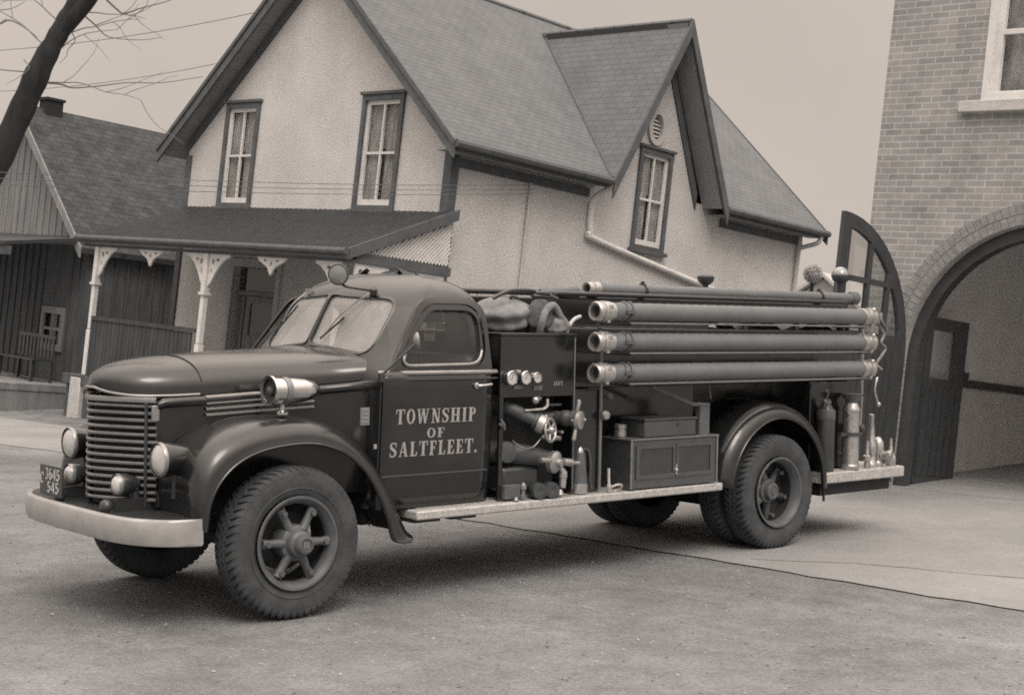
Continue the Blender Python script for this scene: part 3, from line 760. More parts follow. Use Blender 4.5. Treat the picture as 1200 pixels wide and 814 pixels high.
# pier of brick below the springing + two rings of voussoirs
def vous(r0, r1, n):
    q = MB(); rr = random.Random(n)
    for i in range(n):
        a0, a1 = 180 - 180*(i+.07)/n, 180 - 180*(i+.93)/n
        pts = [(AX+r*math.cos(rad(a)), AZ+r*math.sin(rad(a))) for r, a in ((r0,a0),(r1,a0),(r1,(a0+a1)/2),(r1,a1),(r0,a1),(r0,(a0+a1)/2))]
        q.prism(pts, xz(0), -.004 - rr.random()*.006, .33)
    q.build('arch_bricks', M['voussoir'], ST, weld=False)
vous(AR+.006, AR+.118, 62); vous(AR+.130, AR+.242, 66)
m = MB(); o = arc(VR-.001) ; i_ = arc(AR+.002, 0, 180)
m.prism(o + i_, xz(0), .004, .329); m.build('arch_mortar', M['mortar'], ST, weld=False)
for xa, xb in ((AX-VR+.001, AX-AR), (AX+AR, AX+VR-.001)):
    m = MB(); m.box((xa,0,-.6),(xb,.33,AZ-.002)); m.build('door_pier', M['brick'], ST)
# door frame lining the arch
m = MB(); fr_o = [(AX-AR+.003,-.3)] + arc(AR-.003) + [(AX+AR-.003,-.3)]; fr_i = [(AX+AR-.14,-.3)] + arc(AR-.14, 0, 180) + [(AX-AR+.14,-.3)]
m.prism(fr_o + fr_i, xz(0), .12, .28); m.build('door_frame', M['doorpaint'], ST, weld=False)
# window over the door
m = MB(); m.box((-.28,-.10,4.36),(2.18,.05,4.495)); m.build('window_sill', M['stone'], ST, bevel=.012)
m = MB(); m.holes(win_rect(-.055,1.955,4.503,6.445), [win_rect(.11,.90,4.62,5.27), win_rect(1.0,1.79,4.62,5.27), win_rect(.11,.48,5.33,6.3), win_rect(.52,.90,5.33,6.3), win_rect(1.0,1.38,5.33,6.3), win_rect(1.42,1.79,5.33,6.3)], xz(0), .05, .11)
m.holes(win_rect(-.056,1.956,4.502,6.446), [win_rect(.03,1.87,4.58,6.38)], xz(0), -.01, .048)
wn = m.build('window', M['whitewood'], ST, weld=False)
m = MB(); m.box((.05,.12,4.56),(1.85,.126,6.35)); m.build('pane', M['glass'], wn)
m = MB(); m.grid([[(.0+k*.05, .20+.012*math.sin(k*1.3), z) for k in range(38)] for z in (4.5, 6.4)]); m.build('blind', M['curtain'], wn, smooth=60)
# interior
m = MB(); m.box((-.998,.332,1.34),(-.96,8.7,7.3)); m.holes([(.332,1.34),(8.7,1.34),(8.7,4.19),(.332,4.19)], [win_rect(a,a+1.5,1.5,3.6) for a in (1.2,3.7,6.2)], yz(2.86), 0, .038); m.box((-.958,8.66,1.34),(2.858,8.698,4.2)); m.box((-.958,.34,4.2),(2.858,8.65,4.25)); m.box((-.998,.331,.0),(-.70,.36,3.6)); m.build('interior_plaster', M['plaster'], ST, weld=False)  # right-hand plaster is cut by the same added light openings
m = MB(); m.box((-.998,.37,-.6),(-.955,8.7,1.24)); m.box((2.86,.332,-.6),(2.898,8.7,1.24)); m.box((-.953,8.66,-.6),(2.858,8.698,1.24)); m.build('wainscot', M['wainscot'], ST, weld=False)
m = MB(); m.box((-.998,.37,1.243),(-.90,8.7,1.337)); m.box((-.89,8.60,1.243),(2.858,8.698,1.337)); m.box((-.93,1.75,1.34),(-.86,2.05,1.43)); m.build('dado_rail', M['doorpaint'], ST, weld=False)
sti = (Matrix.Translation((5.07, 16.76, CAM_H-1.109)) @ Euler((0,0,rad(-44))).to_matrix().to_4x4())
def st_floor(x, y, h=.010):
    p_ = sti @ Vector((x, y, 0)); return sti.inverted() @ gp(p_.x, p_.y, h)
m = MB(); m.grid([[st_floor(x, y) for x in (-1.0, .95, 2.9)] for y in (-.02, 3, 6, 8.7)]); m.build('interior_floor', M['concrete'], ST)
# folded inner door with its pane
m = MB(); dz = lambda u, v, d: (-.66+d, u, v)
m.holes(win_rect(.40, 1.42, .03, 2.03), [win_rect(.55, 1.08, 1.30, 1.88)], dz, 0, .05)
for i in range(6): m.box((-.608, .44+i*.16, .12), (-.600, .58+i*.16, 1.2))
dn = m.build('inner_door', M['doorpaint'], ST, weld=False)
m = MB(); m.box((-.64,.53,1.28),(-.634,1.10,1.90)); m.build('pane', M['lensgrey'], dn)
# open arched leaf, hinged at the left jamb
ha = rad(-92); hx, hy = AX-AR+.03, -.04
LW, LR = 1.56, 1.53
def lf(u, v, d):
    "u from hinge outwards, v up, d thickness"
    return (hx + u*math.cos(ha) - d*math.sin(ha), hy + u*math.sin(ha) + d*math.cos(ha), v)
larc = lambda r, n=20: [(LW - (r)*math.cos(rad(90*k/n)), AZ + r*math.sin(rad(90*k/n))) for k in range(n+1)]
outer = [(LW-LR, .04), (LW, .04)] + [(LW, AZ+LR)] + larc(LR)[::-1][1:]
def cell(u0, u1, z0, z1, r=LR-.15):
    pts = []; n = 12
    top = [(lerp(u0, u1, k/n), min(z1, AZ + math.sqrt(max(0, r*r - (LW-lerp(u0,u1,k/n))**2)))) for k in range(n+1)]
    top = [p for p in top if p[1] > z0 + .03]
    if len(top) < 3: return None
    return [(top[0][0], z0), (top[-1][0], z0)] + top[::-1]
cells = [cell(LW-LR+.16, .50, 1.72, 2.26), cell(.56, .92, 1.72, 2.26), cell(.98, LW-.16, 1.72, 2.26),
         cell(LW-LR+.16, .50, 2.32, 3.2), cell(.56, .92, 2.32, 3.2), cell(.98, LW-.16, 2.32, 3.2)]
cells = [c_ for c_ in cells if c_]
m = MB(); m.holes(outer, cells, lf, 0, .055)
for i in range(9):
    u = LW-LR+.17+i*.135
    for dd in (-.012, .058): m.prism(win_rect(u, u+.122, .25, 1.55), lf, dd, dd+.009)
dl = m.build('arched_door', M['doorpaint'], ST, weld=False)
for c_ in cells:
    m = MB(); m.prism(c_, lf, .025, .029); m.build('pane', M['glass'], dl, weld=False)

# ------------------------------------------------------------------ bare tree at the left, twigs
TR = empty('bare_tree', gray(-170, 610))
tag(TR, 'dark bare leaning tree trunk with fine leafless twigs at the left edge', 'tree')
def loc(p): return Vector(p) - TR.location
D1 = 15.0
m = MB(); tp = [gray(-170, 612, -.2), px(-150, 470, 14.6), px(-75, 320, 14.8), px(8, 165, D1), px(48, 78, D1), px(74, 30, D1), px(98, -18, D1), px(150, -130, D1), px(205, -260, D1)]
pts = spline(tp, 8); n_ = len(pts)
rs = [lerp(.21, .075, min(1, i/(n_*.72)))*(1+.05*math.sin(i*1.7)+.04*math.sin(i*.63+1)) for i in range(n_)]
m.tube([loc(p) for p in pts], rs, 14); m.build('trunk', M['bark'], TR, smooth=70)
m = MB()
b1 = spline([px(72, 34, D1), px(100, 4, D1), px(128, -30, D1), px(190, -70, D1+.3)], 6); m.tube([loc(p) for p in b1], [lerp(.10, .05, i/len(b1)) for i in range(len(b1))], 10)
m.build('limb', M['bark'], TR, smooth=70)
m = MB(); tr = random.Random(11)
def twig(path, r0, d):
    m = MB(); P_ = spline([px(u, v, d) for u, v in path], 5); m.tube([loc(p) for p in P_], [lerp(r0, r0*.35, i/len(P_)) for i in range(len(P_))], 5); m.build('twig', M['twig'], TR, smooth=70)
twig([(125,0),(138,12),(146,16),(165,10),(195,2),(215,-6)], .012, 15.4)
twig([(146,16),(156,18),(170,9),(174,-2)], .008, 15.4)
twig([(96,16),(112,30),(123,41),(135,45),(165,47),(190,44)], .009, 15.2)
twig([(112,30),(128,24),(146,17)], .006, 15.2)
twig([(52,97),(72,99),(85,103),(115,101),(150,97),(190,97),(238,90)], .011, 15.3)
twig([(0,28),(12,24),(28,32),(44,44)], .012, 14.6)
twig([(-20,40),(2,26),(8,22)], .010, 14.6)
twig([(0,12),(14,10),(30,2)], .007, 14.6)
twig([(84,38),(88,48),(80,58),(78,66),(70,74)], .006, 15.2)
twig([(28,70),(34,80),(20,92),(8,98)], .006, 14.8)
def grow(u, v, a, n, step, r, d, depth):
    path = [(u, v)]; forks = []
    for k in range(n):
        u += math.cos(a)*step*tr.uniform(.8, 1.2); v += math.sin(a)*step*tr.uniform(.8, 1.2); a += tr.uniform(-.28, .28); path.append((u, v))
        if depth and k and tr.random() < .62: forks.append((u, v, a + tr.choice((-1, 1))*tr.uniform(.45, .9)))
    twig(path, r, d)
    for f in forks: grow(*f, max(3, n-2), step*.75, r*.55, d, depth-1)
for i in range(9):
    t = i/8; u0 = lerp(36, 96, t); v0 = lerp(100, -14, t)
    a0 = (-.15 + tr.uniform(-.35, .35)) if i % 2 == 0 else (math.pi + .35 + tr.uniform(-.4, .4))
    grow(u0, v0, a0, tr.choice((5, 6, 7)), tr.uniform(13, 20), .0085, 15.0, 1)

# ------------------------------------------------------------------ overhead wires
def sag(a, b, s, n=24): return [Vector(a).lerp(Vector(b), k/n) - Vector((0,0,s*4*(k/n)*(1-k/n))) for k in range(n+1)]
for i, (za, lab) in enumerate(((.0, 'uppermost of three thin service wires in front of the house gable windows'), (.14, 'middle one of three thin service wires in front of the house gable'), (.28, 'lowest of three thin service wires in front of the house gable'))):
    m = MB(); a = px(-525, 172 + 9*i, 11.3); b = hm @ Vector((1.72, -.075, HZ+.70-.07*i))
    m.tube(sag(a, b, .10), .0042, 5); tag(m.build('service_wire', M['wire'], None, smooth=70), lab, 'wire', 'service wires to the house')
for i, (p0, p1, lab) in enumerate((((-60, 62, 30), (560, -55, 24), 'faint single wire crossing the sky above the left roof'), ((-60, 108, 34), (430, 30, 29), 'thin wire running from the tree to the upper gable of the house'))):
    m = MB(); m.tube(sag(px(*p0), px(*p1), .35), .007, 5); tag(m.build('overhead_wire', M['wire'], None, smooth=70), lab, 'wire')

# ------------------------------------------------------------------ far things seen between the house and the station
def far(u, d): q = px(u, 400, d); return gp(q.x, q.y)
p = far(958, 62)
DH = empty('distant_house', p, (0,0,rad(50))); tag(DH, 'distant gabled house paled by painted haze seen in the gap between the stucco house and the station', 'house')
hA = px(944, 321, 62).z - p.z
m = MB(); m.holes([(-2.2,-2),(2.2,-2),(2.2,hA-1.6),(0,hA-.1),(-2.2,hA-1.6)], [], yz(0), 0, 7); m.build('wall', M['farhaze'], DH, weld=False)
m = MB(); m.prism([(-2.5,hA-1.75),(0,hA),(2.5,hA-1.75),(2.5,hA-1.6),(0,hA+.15),(-2.5,hA-1.6)], yz(-.3), 0, 7.6); m.build('roof', M['hazeroof'], DH, weld=False)
m = MB(); m.box((3.0,-.55,hA-1.4),(3.6,-.05,hA+.62)); m.build('chimney', M['hazeroof'], DH)
def crown(m, o, R, n, s, rnd):
    for i in range(n):
        d = Vector((rnd.gauss(0,1), rnd.gauss(0,1), rnd.gauss(0,1))).normalized()*R*rnd.uniform(.35, 1)**.6
        p_ = Vector(o)+d
        a = Vector((rnd.uniform(-1,1), rnd.uniform(-1,1), rnd.uniform(-1,1))).normalized(); b = a.orthogonal().normalized()
        m.face([p_+a*s, p_+b*s*.5, p_-a*s, p_-b*s*.5])
p = far(944, 52); DT = empty('distant_tree', p); tag(DT, 'small round distant tree beside the corner of the stucco house', 'tree')
tc_ = px(944, 316, 52).z - p.z
m = MB(); m.tube([(0,0,-.3),(0.05,0,tc_*.5),(0,0.05,tc_)], [.12,.09,.05], 8); m.build('trunk', M['bark'], DT, smooth=60)
m = MB(); crown(m, (0,0,tc_-.12), .34, 2600, .035, random.Random(5)); m.build('crown', M['farhaze'], DT)

# ------------------------------------------------------------------ the fire engine  (+x nose, +y near side, z up; origin under the front axle)
T = empty('fire_engine', T_LOC, T_ROT)
tag(T, 'dark painted vintage fire engine with long hood parked across the sidewalk', 'fire engine')
WB = 4.83
def rbox(m, a, b): return m.box(a, b)
# --- cab shell, lofted from level outlines
LV = [(.63,.90,-.64,.02,-1.69,14), (.9,.925,-.63,.02,-1.695,14), (1.3,.945,-.62,.03,-1.70,13), (1.50,.945,-.62,.05,-1.70,12), (1.58,.93,-.63,.10,-1.70,11),
      (1.66,.91,-.66,.15,-1.70,9), (1.78,.882,-.73,.17,-1.70,8), (1.92,.845,-.80,.185,-1.70,7), (2.03,.81,-.865,.195,-1.69,6), (2.09,.775,-.915,.20,-1.665,5),
      (2.14,.715,-.985,.20,-1.62,4.4), (2.18,.62,-1.07,.18,-1.55,3.8), (2.207,.50,-1.15,.15,-1.48,3.2), (2.222,.36,-1.22,.10,-1.42,2.8), (2.23,.18,-1.29,.06,-1.37,2.4)]
def level(z):
    zs = [l[0] for l in LV]
    return [interp(zs, [l[i] for l in LV], z) for i in range(1, 6)]
def cab_pt(z, th):
    w_, xf, b, xb, n = level(z); cx = (xf+xb)/2; a = (xf-xb)/2
    c_, s1 = math.cos(th), math.sin(th)
    x = cx + a*math.copysign(abs(c_)**(2/n), c_); y = w_*math.copysign(abs(s1)**(2/n), s1)
    if x > cx: x -= b*(abs(y)/w_)**1.6*((x-cx)/a)
    return Vector((x, y, z))
def cab_side(z, x):
    w_, xf, b, xb, n = level(z); cx = (xf+xb)/2; a = (xf-xb)/2
    lo, hi = 0, w_
    t = min(1, abs((x-cx)/a)); return w_*(1 - t**n)**(1/n)
def cab_front(z, y):
    w_, xf, b, xb, n = level(z); cx = (xf+xb)/2; a = (xf-xb)/2
    t = min(.999, abs(y)/w_); k = (1 - t**n)**(1/n)
    return cx + a*k - b*t**1.6*k
NT = 96
def thetas():
    # even spacing along the outline
    P_ = [cab_pt(1.5, 2*math.pi*i/2000) for i in range(2001)]; L_ = [0]
    for i in range(2000): L_.append(L_[-1] + (P_[i+1]-P_[i]).length)
    out = []; k = 0
    for j in range(NT):
        t = L_[-1]*j/NT
        while L_[k+1] < t: k += 1
        out.append(2*math.pi*(k + (t-L_[k])/(L_[k+1]-L_[k]))/2000)
    return out
TH = thetas()
zl = []
for a, b in zip(LV[:-1], LV[1:]):
    n_ = max(1, round((b[0]-a[0])/.06)); zl += [lerp(a[0], b[0], k/n_) for k in range(n_)]
zl.append(LV[-1][0])
m = MB(); m.grid([[cab_pt(z, t) for t in TH] for z in zl], closed=True, cap=True)
shell = m.build('cab_shell', M['paint'], None, smooth=55)
solidify(shell, .045)
win_side = round_poly([(-.825,1.595), (-1.55,1.605), (-1.585,1.985), (-1.125,1.985)], [.10,.13,.15,.09], 6)
def ws_poly(s): 
    p_ = [(.020*s,1.725), (.655*s,1.665), (.64*s,2.035), (.018*s,2.065)]
    return round_poly(p_, [.03,.10,.10,.03], 6)
back_win = rrect(-.36,1.74,.36,1.98,.07)
def cutter(poly, fn, d0, d1):
    q = MB(); q.prism(poly, fn, d0, d1); return q.build('cutter', M['paint'], None)
cuts = [cutter(win_side, lambda u, v, d: (u, d, v), -1.3, 1.3),
        cutter(ws_poly(1), lambda u, v, d: (d, u, v), -1.08, -.2), cutter(ws_poly(-1), lambda u, v, d: (d, u, v), -1.08, -.2),
        cutter(back_win, lambda u, v, d: (d, u, v), -1.9, -1.5)]
for c_ in cuts:
    b_ = shell.modifiers.new('Cut', 'BOOLEAN'); b_.object = c_; b_.operation = 'DIFFERENCE'; b_.solver = 'EXACT'
dg = bpy.context.evaluated_depsgraph_get(); dg.update()
me = bpy.data.meshes.new_from_object(shell.evaluated_get(dg))
bpy.data.objects.remove(shell)
for c_ in cuts: bpy.data.objects.remove(c_)
cab = bpy.data.objects.new('cab', me); COL.objects.link(cab); cab.parent = T
for p_ in me.polygons: p_.use_smooth = True
me.set_sharp_from_angle(angle=rad(38))
me.materials.clear(); me.materials.append(M['paint'])
# glass set inside the shell thickness
def ws_pane(s):
    rows = []
    for i in range(9):
        z = lerp(1.655, 2.075, i/8); rows.append([Vector((cab_front(z, y)-.022, y*s, z)) for y in [lerp(.015, .68, k/12) for k in range(13)]])
    q = MB(); q.grid(rows); return q.build('windscreen_pane', M['sheenglass'], T, smooth=80)
for s in (1, -1): ws_pane(s)
for s in (1, -1):
    q = MB(); q.grid([[Vector((x, s*(cab_side(z, -1.2)-.024), z)) for x in (-1.56,-1.3,-1.05,-.78)] for z in [lerp(1.585, 1.995, i/6) for i in range(7)]])
    q.build('side_window_pane', M['cabglass'], T, smooth=80)
q = MB(); q.box((-1.682,-.38,1.72),(-1.677,.38,2.0)); q.build('rear_window_pane', M['cabglass'], T)
# rubber / bright frames around the openings
def frame_side(s, off0, off1, w_, mt, name, lift):
    a = offset_poly(win_side, off0); b = offset_poly(win_side, off0 + w_); q = MB()
    f = lambda u, v, d: Vector((u, s*(cab_side(v, u)+d), v))
    rows = [[f(u, v, -.02) for u, v in a], [f(u, v, lift) for u, v in a], [f(u, v, lift) for u, v in b], [f(u, v, -.01) for u, v in b]]
    q.grid([r + [r[0]] for r in rows]); return q.build(name, mt, T, smooth=50)
for s in (1, -1):
    frame_side(s, -.012, 0, .03, M['paint'], 'side_window_frame', .007)
for s in (1, -1):
    a = ws_poly(s); b = offset_poly(a, .013); f = lambda u, v, d: Vector((cab_front(v, u)+d, u, v)); q = MB()
    rows = [[f(u, v, -.02) for u, v in a], [f(u, v, .008) for u, v in offset_poly(a, .004)], [f(u, v, .008) for u, v in b], [f(u, v, -.004) for u, v in offset_poly(b, .006)]]
    q.grid([r + [r[0]] for r in rows]); q.build('windscreen_seal', M['black'], T, smooth=50)
for s in (1, -1):     # bright strip painting the lit lower reveal of each side window
    pts_ = sorted([p_ for p_ in offset_poly(win_side, .004) if p_[1] < 1.72], key=lambda p_: math.atan2(p_[1]-1.79, p_[0]+1.25))
    q = MB(); q.tube([Vector((u, s*(cab_side(v, u)+.004), v)) for u, v in pts_], .012, 8); q.build('window_sill', M['trim'], T, smooth=60)
# cab interior
q = MB(); q.box((-1.62,-.82,.66),(-1.12,.82,1.20)); q.build('seat', M['seat'], T, bevel=.05)
q = MB(); q.box((-1.66,-.82,1.205),(-1.50,.82,1.66)); q.build('seat_back', M['seat'], T, bevel=.05)
q = MB(); q.box((-.86,-.80,1.35),(-.72,.80,1.58)); q.build('dashboard', M['seat'], T, bevel=.03)
q = MB(); q.box((-1.65,-.86,.655),(-.66,.86,.70)); q.build('cab_floor', M['chassis'], T)
sw = MB(); o_ = Vector((-1.02,.40,1.60)); axd = Vector((-.62,0,.55)).normalized(); e1 = Vector((0,1,0)); e2 = axd.cross(e1)
sw.tube([o_ + e1*.2*math.cos(2*math.pi*k/28) + e2*.2*math.sin(2*math.pi*k/28) for k in range(28)], .014, 8, closed=True)
sw.rod(o_-axd*.02, o_-axd*.55, .02)
for k in range(3):
    a = 2*math.pi*k/3+.5; sw.rod(o_, o_+e1*.2*math.cos(a)+e2*.2*math.sin(a), .009, 6)
sw.build('steering_wheel', M['black'], T, smooth=50, weld=False)
# wipers
def wiper(s):
    q = MB(); y0, z0 = .40*s, 2.09; p0 = Vector((cab_front(z0, y0)+.02, y0, z0))
    y1, z1 = (.19, 1.80) if s == 1 else (-.52, 1.86)
    p1 = Vector((cab_front(z1, y1)+.03, y1, z1)); pm = p0.lerp(p1, .5) + Vector((.035,0,.01))
    q.tube(spline([p0, pm, p1], 5), .007, 6); d = (p1-p0).normalized()
    q.box(p0-Vector((.02,.02,.02)), p0+Vector((.02,.02,.02)))
    w_ = q.build('wiper', M['trim'], T, smooth=50, weld=False)
    q = MB(); q.tube([p1-d*.16+Vector((-.012,0,0)), p1+d*.07+Vector((-.012,0,0))], .008, 6); q.build('blade', M['rubber'], w_)
wiper(1); wiper(-1)
# --- doors
def door(s):
    f = lambda x, z, d: Vector((x, s*(cab_side(z, max(-1.55, min(-.8, x)))+d), z))
    xs = [lerp(-.665, -1.60, k/14) for k in range(15)]; zs = [lerp(.66, 1.555, k/16) for k in range(17)]
    def xr(x, z):   # rounded lower front / rear corners
        if z < .78:
            t = (.78-z)/.12; r = .10*(1-math.sqrt(max(0, 1-t*t)))
            return max(min(x, -.665-r), -1.60+r)
        return x
    q = MB(); q.grid([[f(xr(x, z), z, .009) for x in xs] for z in zs])
    ob = q.build('door', M['paint'], T, smooth=60, recalc=False); solidify(ob, .008, 0)
    # upper door frame, a band round the window
    a = offset_poly(win_side, .032); out = []
    o2 = round_poly([(-.735,1.556), (-1.625,1.556), (-1.65,2.055), (-1.075,2.055)], [.01,.01,.17,.10], 6)
    q = MB(); q.grid([[f(u, v, .0085) for u, v in l] + [f(l[0][0], l[0][1], .0085)] for l in (a, [(lerp(p[0],r[0],.5), lerp(p[1],r[1],.5)) for p, r in zip(a, o2)], o2)] +
                     [[f(u, v, -.01) for u, v in o2] + [f(o2[0][0], o2[0][1], -.01)]])
    q.build('upper_frame', M['paint'], ob, smooth=50)
    q = MB()
    # shut line and lower crease
    q.tube([f(-1.606,1.55,.002), f(-1.606,.78,.002), f(-1.50,.655,.002)], .006, 5); q.tube([f(-.658,1.5,.002), f(-.658,.8,.002)], .006, 5)
    q.build('shut_line', M['dark'], ob, weld=False)
    q = MB(); q.tube([f(x, .855, .011) for x in (-.68,-1.0,-1.3,-1.60)], .006, 6); q.build('moulding', M['paint'], ob)
    q = MB(); q.tube(spline([f(-1.46,1.452,.012), f(-1.47,1.452,.05), f(-1.52,1.455,.055), f(-1.58,1.46,.045)], 4), .011, 8); q.lathe([(.022,0),(.022,.02),(.012,.025)], f(-1.46,1.452,.010), (0,s,0), 12); q.build('handle', M['chrome'], ob, smooth=50, weld=False)
    return ob, f
dobj, df = door(1); door(-1)
# belt mouldings
for s in (1, -1):
    q = MB(); q.tube([Vector((x, s*(cab_side(1.545, max(x,-1.66))+.012), 1.545)) for x in (-.66,-.9,-1.2,-1.5,-1.62,-1.69)], .017, 8); q.build('belt_moulding', M['trim'], T, smooth=60)
    q = MB(); q.tube([Vector((x, s*(cab_side(1.50, max(x,-1.66))+.012), 1.50)) for x in (-.66,-.9,-1.2,-1.5,-1.62,-1.69)], .009, 8); q.build('belt_moulding', M['paint'], T, smooth=60)
# --- lettering: serif capitals built from strokes
def letters(text, h, T_=.21, t_=.085, gap=.16):
    "returns list of polygons (u,v) and total width, cap height h"
    out = []; x = 0
    def R(a, b, c, d): return [(a,b),(c,b),(c,d),(a,d)]
    def seg(x0, y0, x1, y1, w_): return [(x0-w_/2,y0),(x0+w_/2,y0),(x1+w_/2,y1),(x1-w_/2,y1)]
    def arcb(cx, cy, ro, rio, a0, a1, n=14):
        (rx, ry), (ix, iy) = ro, rio; res = []
        for k in range(n):
            p_ = [rad(lerp(a0, a1, k/n)), rad(lerp(a0, a1, (k+1)/n))]
            res.append([(cx+ix*math.cos(p_[0]), cy+iy*math.sin(p_[0])), (cx+rx*math.cos(p_[0]), cy+ry*math.sin(p_[0])), (cx+rx*math.cos(p_[1]), cy+ry*math.sin(p_[1])), (cx+ix*math.cos(p_[1]), cy+iy*math.sin(p_[1]))])
        return res
    sf = .055
    def stem(xc, s=.10): return [R(xc-T_/2, sf, xc+T_/2, 1-sf), R(xc-T_/2-s, 0, xc+T_/2+s, sf), R(xc-T_/2-s, 1-sf, xc+T_/2+s, 1)]
    def thin(xc, s=.09): return [R(xc-t_/2, sf, xc+t_/2, 1-sf), R(xc-t_/2-s, 0, xc+t_/2+s, sf), R(xc-t_/2-s, 1-sf, xc+t_/2+s, 1)]
    for ch in text:
        P_ = []; w_ = .6
        if ch == ' ': x += .45; continue
        if ch == 'T': w_ = .74; P_ = [R(.37-T_/2,sf,.37+T_/2,.93), R(.37-T_/2-.1,0,.37+T_/2+.1,sf), R(0,.93,.74,1), [(0,.70),(.055,.70),(.09,.93),(0,.93)], [(.685,.70),(.74,.70),(.74,.93),(.65,.93)]]
        elif ch == 'O': w_ = .72; P_ = arcb(.36,.5,(.36,.515),(.165,.44),0,360,22)
        elif ch == 'C': w_ = .66; P_ = arcb(.36,.5,(.36,.515),(.165,.44),45,315,20) + [R(.57,.66,.64,1)]
        elif ch == 'W': w_ = 1.06; P_ = [seg(.30,0,.14,.95,.17), seg(.32,0,.52,.95,.08), seg(.72,0,.54,.95,.17), seg(.74,0,.92,.95,.08), R(.0,.95,.30,1), R(.40,.95,.68,1), R(.80,.95,1.06,1)]
        elif ch == 'N': w_ = .80; P_ = [R(.13,sf,.13+t_,.95), R(.03,0,.33,sf), R(.63,.0,.63+t_,.95), R(.52,.95,.80,1), [(.10,.95),(.32,.95),(.715,.0),(.53,.0)], R(0,.95,.32,1)]
        elif ch == 'S':
            w_ = .60; c_ = [(.53,.70),(.52,.86),(.40,.955),(.28,.965),(.14,.90),(.09,.76),(.15,.62),(.30,.52),(.44,.42),(.50,.28),(.45,.12),(.31,.035),(.19,.045),(.08,.14),(.06,.30)]
            wd = [.05,.06,.08,.08,.12,.17,.20,.21,.21,.19,.13,.08,.08,.06,.05]
            for k in range(len(c_)-1):
                a = Vector(c_[k]); b = Vector(c_[k+1]); d = (b-a).normalized(); n0 = Vector((-d.y, d.x))
                e = d*.012
                P_.append([tuple(a-e+n0*wd[k]/2), tuple(a-e-n0*wd[k]/2), tuple(b+e-n0*wd[k+1]/2), tuple(b+e+n0*wd[k+1]/2)])
            P_ += [R(.50,.68,.56,1.0), R(.03,.0,.09,.32)]
        elif ch == 'H': w_ = .86; P_ = stem(.2) + stem(.66) + [R(.2+T_/2,.47,.66-T_/2,.54)]
        elif ch == 'I': w_ = .42; P_ = stem(.21)
        elif ch == 'P': w_ = .66; P_ = stem(.2) + arcb(.34,.735,(.30,.265),(.13,.20),-90,90,12) + [R(.2+T_/2,.93,.34,1), R(.2+T_/2,.47,.34,.535)]
        elif ch == 'A': w_ = .80; P_ = [seg(.14,sf,.37,1,.08), seg(.63,sf,.41,1,.20), R(.02,0,.27,sf), R(.48,0,.80,sf), R(.22,.28,.52,.345)]
        elif ch == 'L': w_ = .62; P_ = stem(.2) + [R(.2+T_/2,0,.56,.07), [(.48,.07),(.60,.0),(.62,.30),(.57,.30)]]
        elif ch == 'F': w_ = .62; P_ = stem(.2) + [R(.2+T_/2,.93,.56,1), [(.50,.93),(.60,.98),(.60,.70),(.55,.70)], R(.2+T_/2,.47,.42,.54), R(.42,.38,.47,.63)]
        elif ch == 'E': w_ = .64; P_ = stem(.2) + [R(.2+T_/2,.93,.56,1), [(.50,.93),(.60,.98),(.60,.72),(.55,.72)], R(.2+T_/2,.47,.42,.54), R(.42,.38,.47,.63), R(.2+T_/2,0,.56,.07), [(.50,.07),(.61,.0),(.63,.30),(.58,.30)]]
        elif ch == '.': w_ = .2; P_ = [R(0,0,.19,.19)]
        elif ch == '3': w_ = .56; P_ = arcb(.24,.74,(.28,.27),(.12,.17),-80,150,12) + arcb(.24,.26,(.30,.27),(.13,.17),-150,80,12)
        elif ch == '4': w_ = .60; P_ = [R(.34,0,.50,1), R(.0,.24,.338,.38), [(0,.38),(.13,.38),(.338,.80),(.338,1.0)], R(.502,.24,.6,.38)]
        elif ch == '5': w_ = .56; P_ = [R(.06,.86,.52,1), R(.06,.50,.20,.858)] + arcb(.24,.32,(.31,.33),(.15,.19),-150,110,14)
        elif ch == '6': w_ = .58; P_ = arcb(.29,.31,(.29,.32),(.14,.18),0,360,18) + arcb(.38,.45,(.38,.55),(.24,.41),95,180,8)
        elif ch == '-': w_ = .3; P_ = [R(0,.42,.3,.56)]
        out += [[((x+u)*h, v*h) for u, v in p_] for p_ in P_]
        x += w_ + gap
    return out, (x-gap)*h
def write(text, h, width, fn, m, lift=.0015, thick=.002, **kw):
    P_, w_ = letters(text, h, **kw); k = width/w_
    for i, p_ in enumerate(P_):
        a = sum(p_[j][0]*p_[(j+1)%len(p_)][1]-p_[(j+1)%len(p_)][0]*p_[j][1] for j in range(len(p_)))
        if a < 0: p_ = p_[::-1]
        m.prism([(u*k, v) for u, v in p_], fn, lift, lift + thick + i*.00004)
    return m
def doorword(text, x0, x1, z0, z1, h, **kw):
    q = MB(); 
    def fn(u, v, d):
        t = u/(x0-x1); z = lerp(z0, z1, t) + v; x = x0 - u
        return df(x, z, .0125 + d)
    write(text, h, x0-x1, fn, q, **kw); return q.build('lettering', M['letter'], dobj, weld=False)
doorword('TOWNSHIP', -.775, -1.465, 1.205, 1.205, .098)
doorword('OF', -1.045, -1.195, 1.105, 1.105, .066)
doorword('SALTFLEET.', -.735, -1.49, .985, .985, .098)
# cowl vent plate, little door-check plate
q = MB(); q.box((-.49,.948,1.21),(-.56,.956,1.325))
for k in range(4): q.box((-.495,.957,1.225+k*.026),(-.555,.961,1.238+k*.026))
q.build('cowl_vent', M['lensgrey'], T, weld=False)
q = MB(); q.box((-.60,.95,1.05),(-.62,.96,1.08)); q.build('hinge', M['steel'], T)

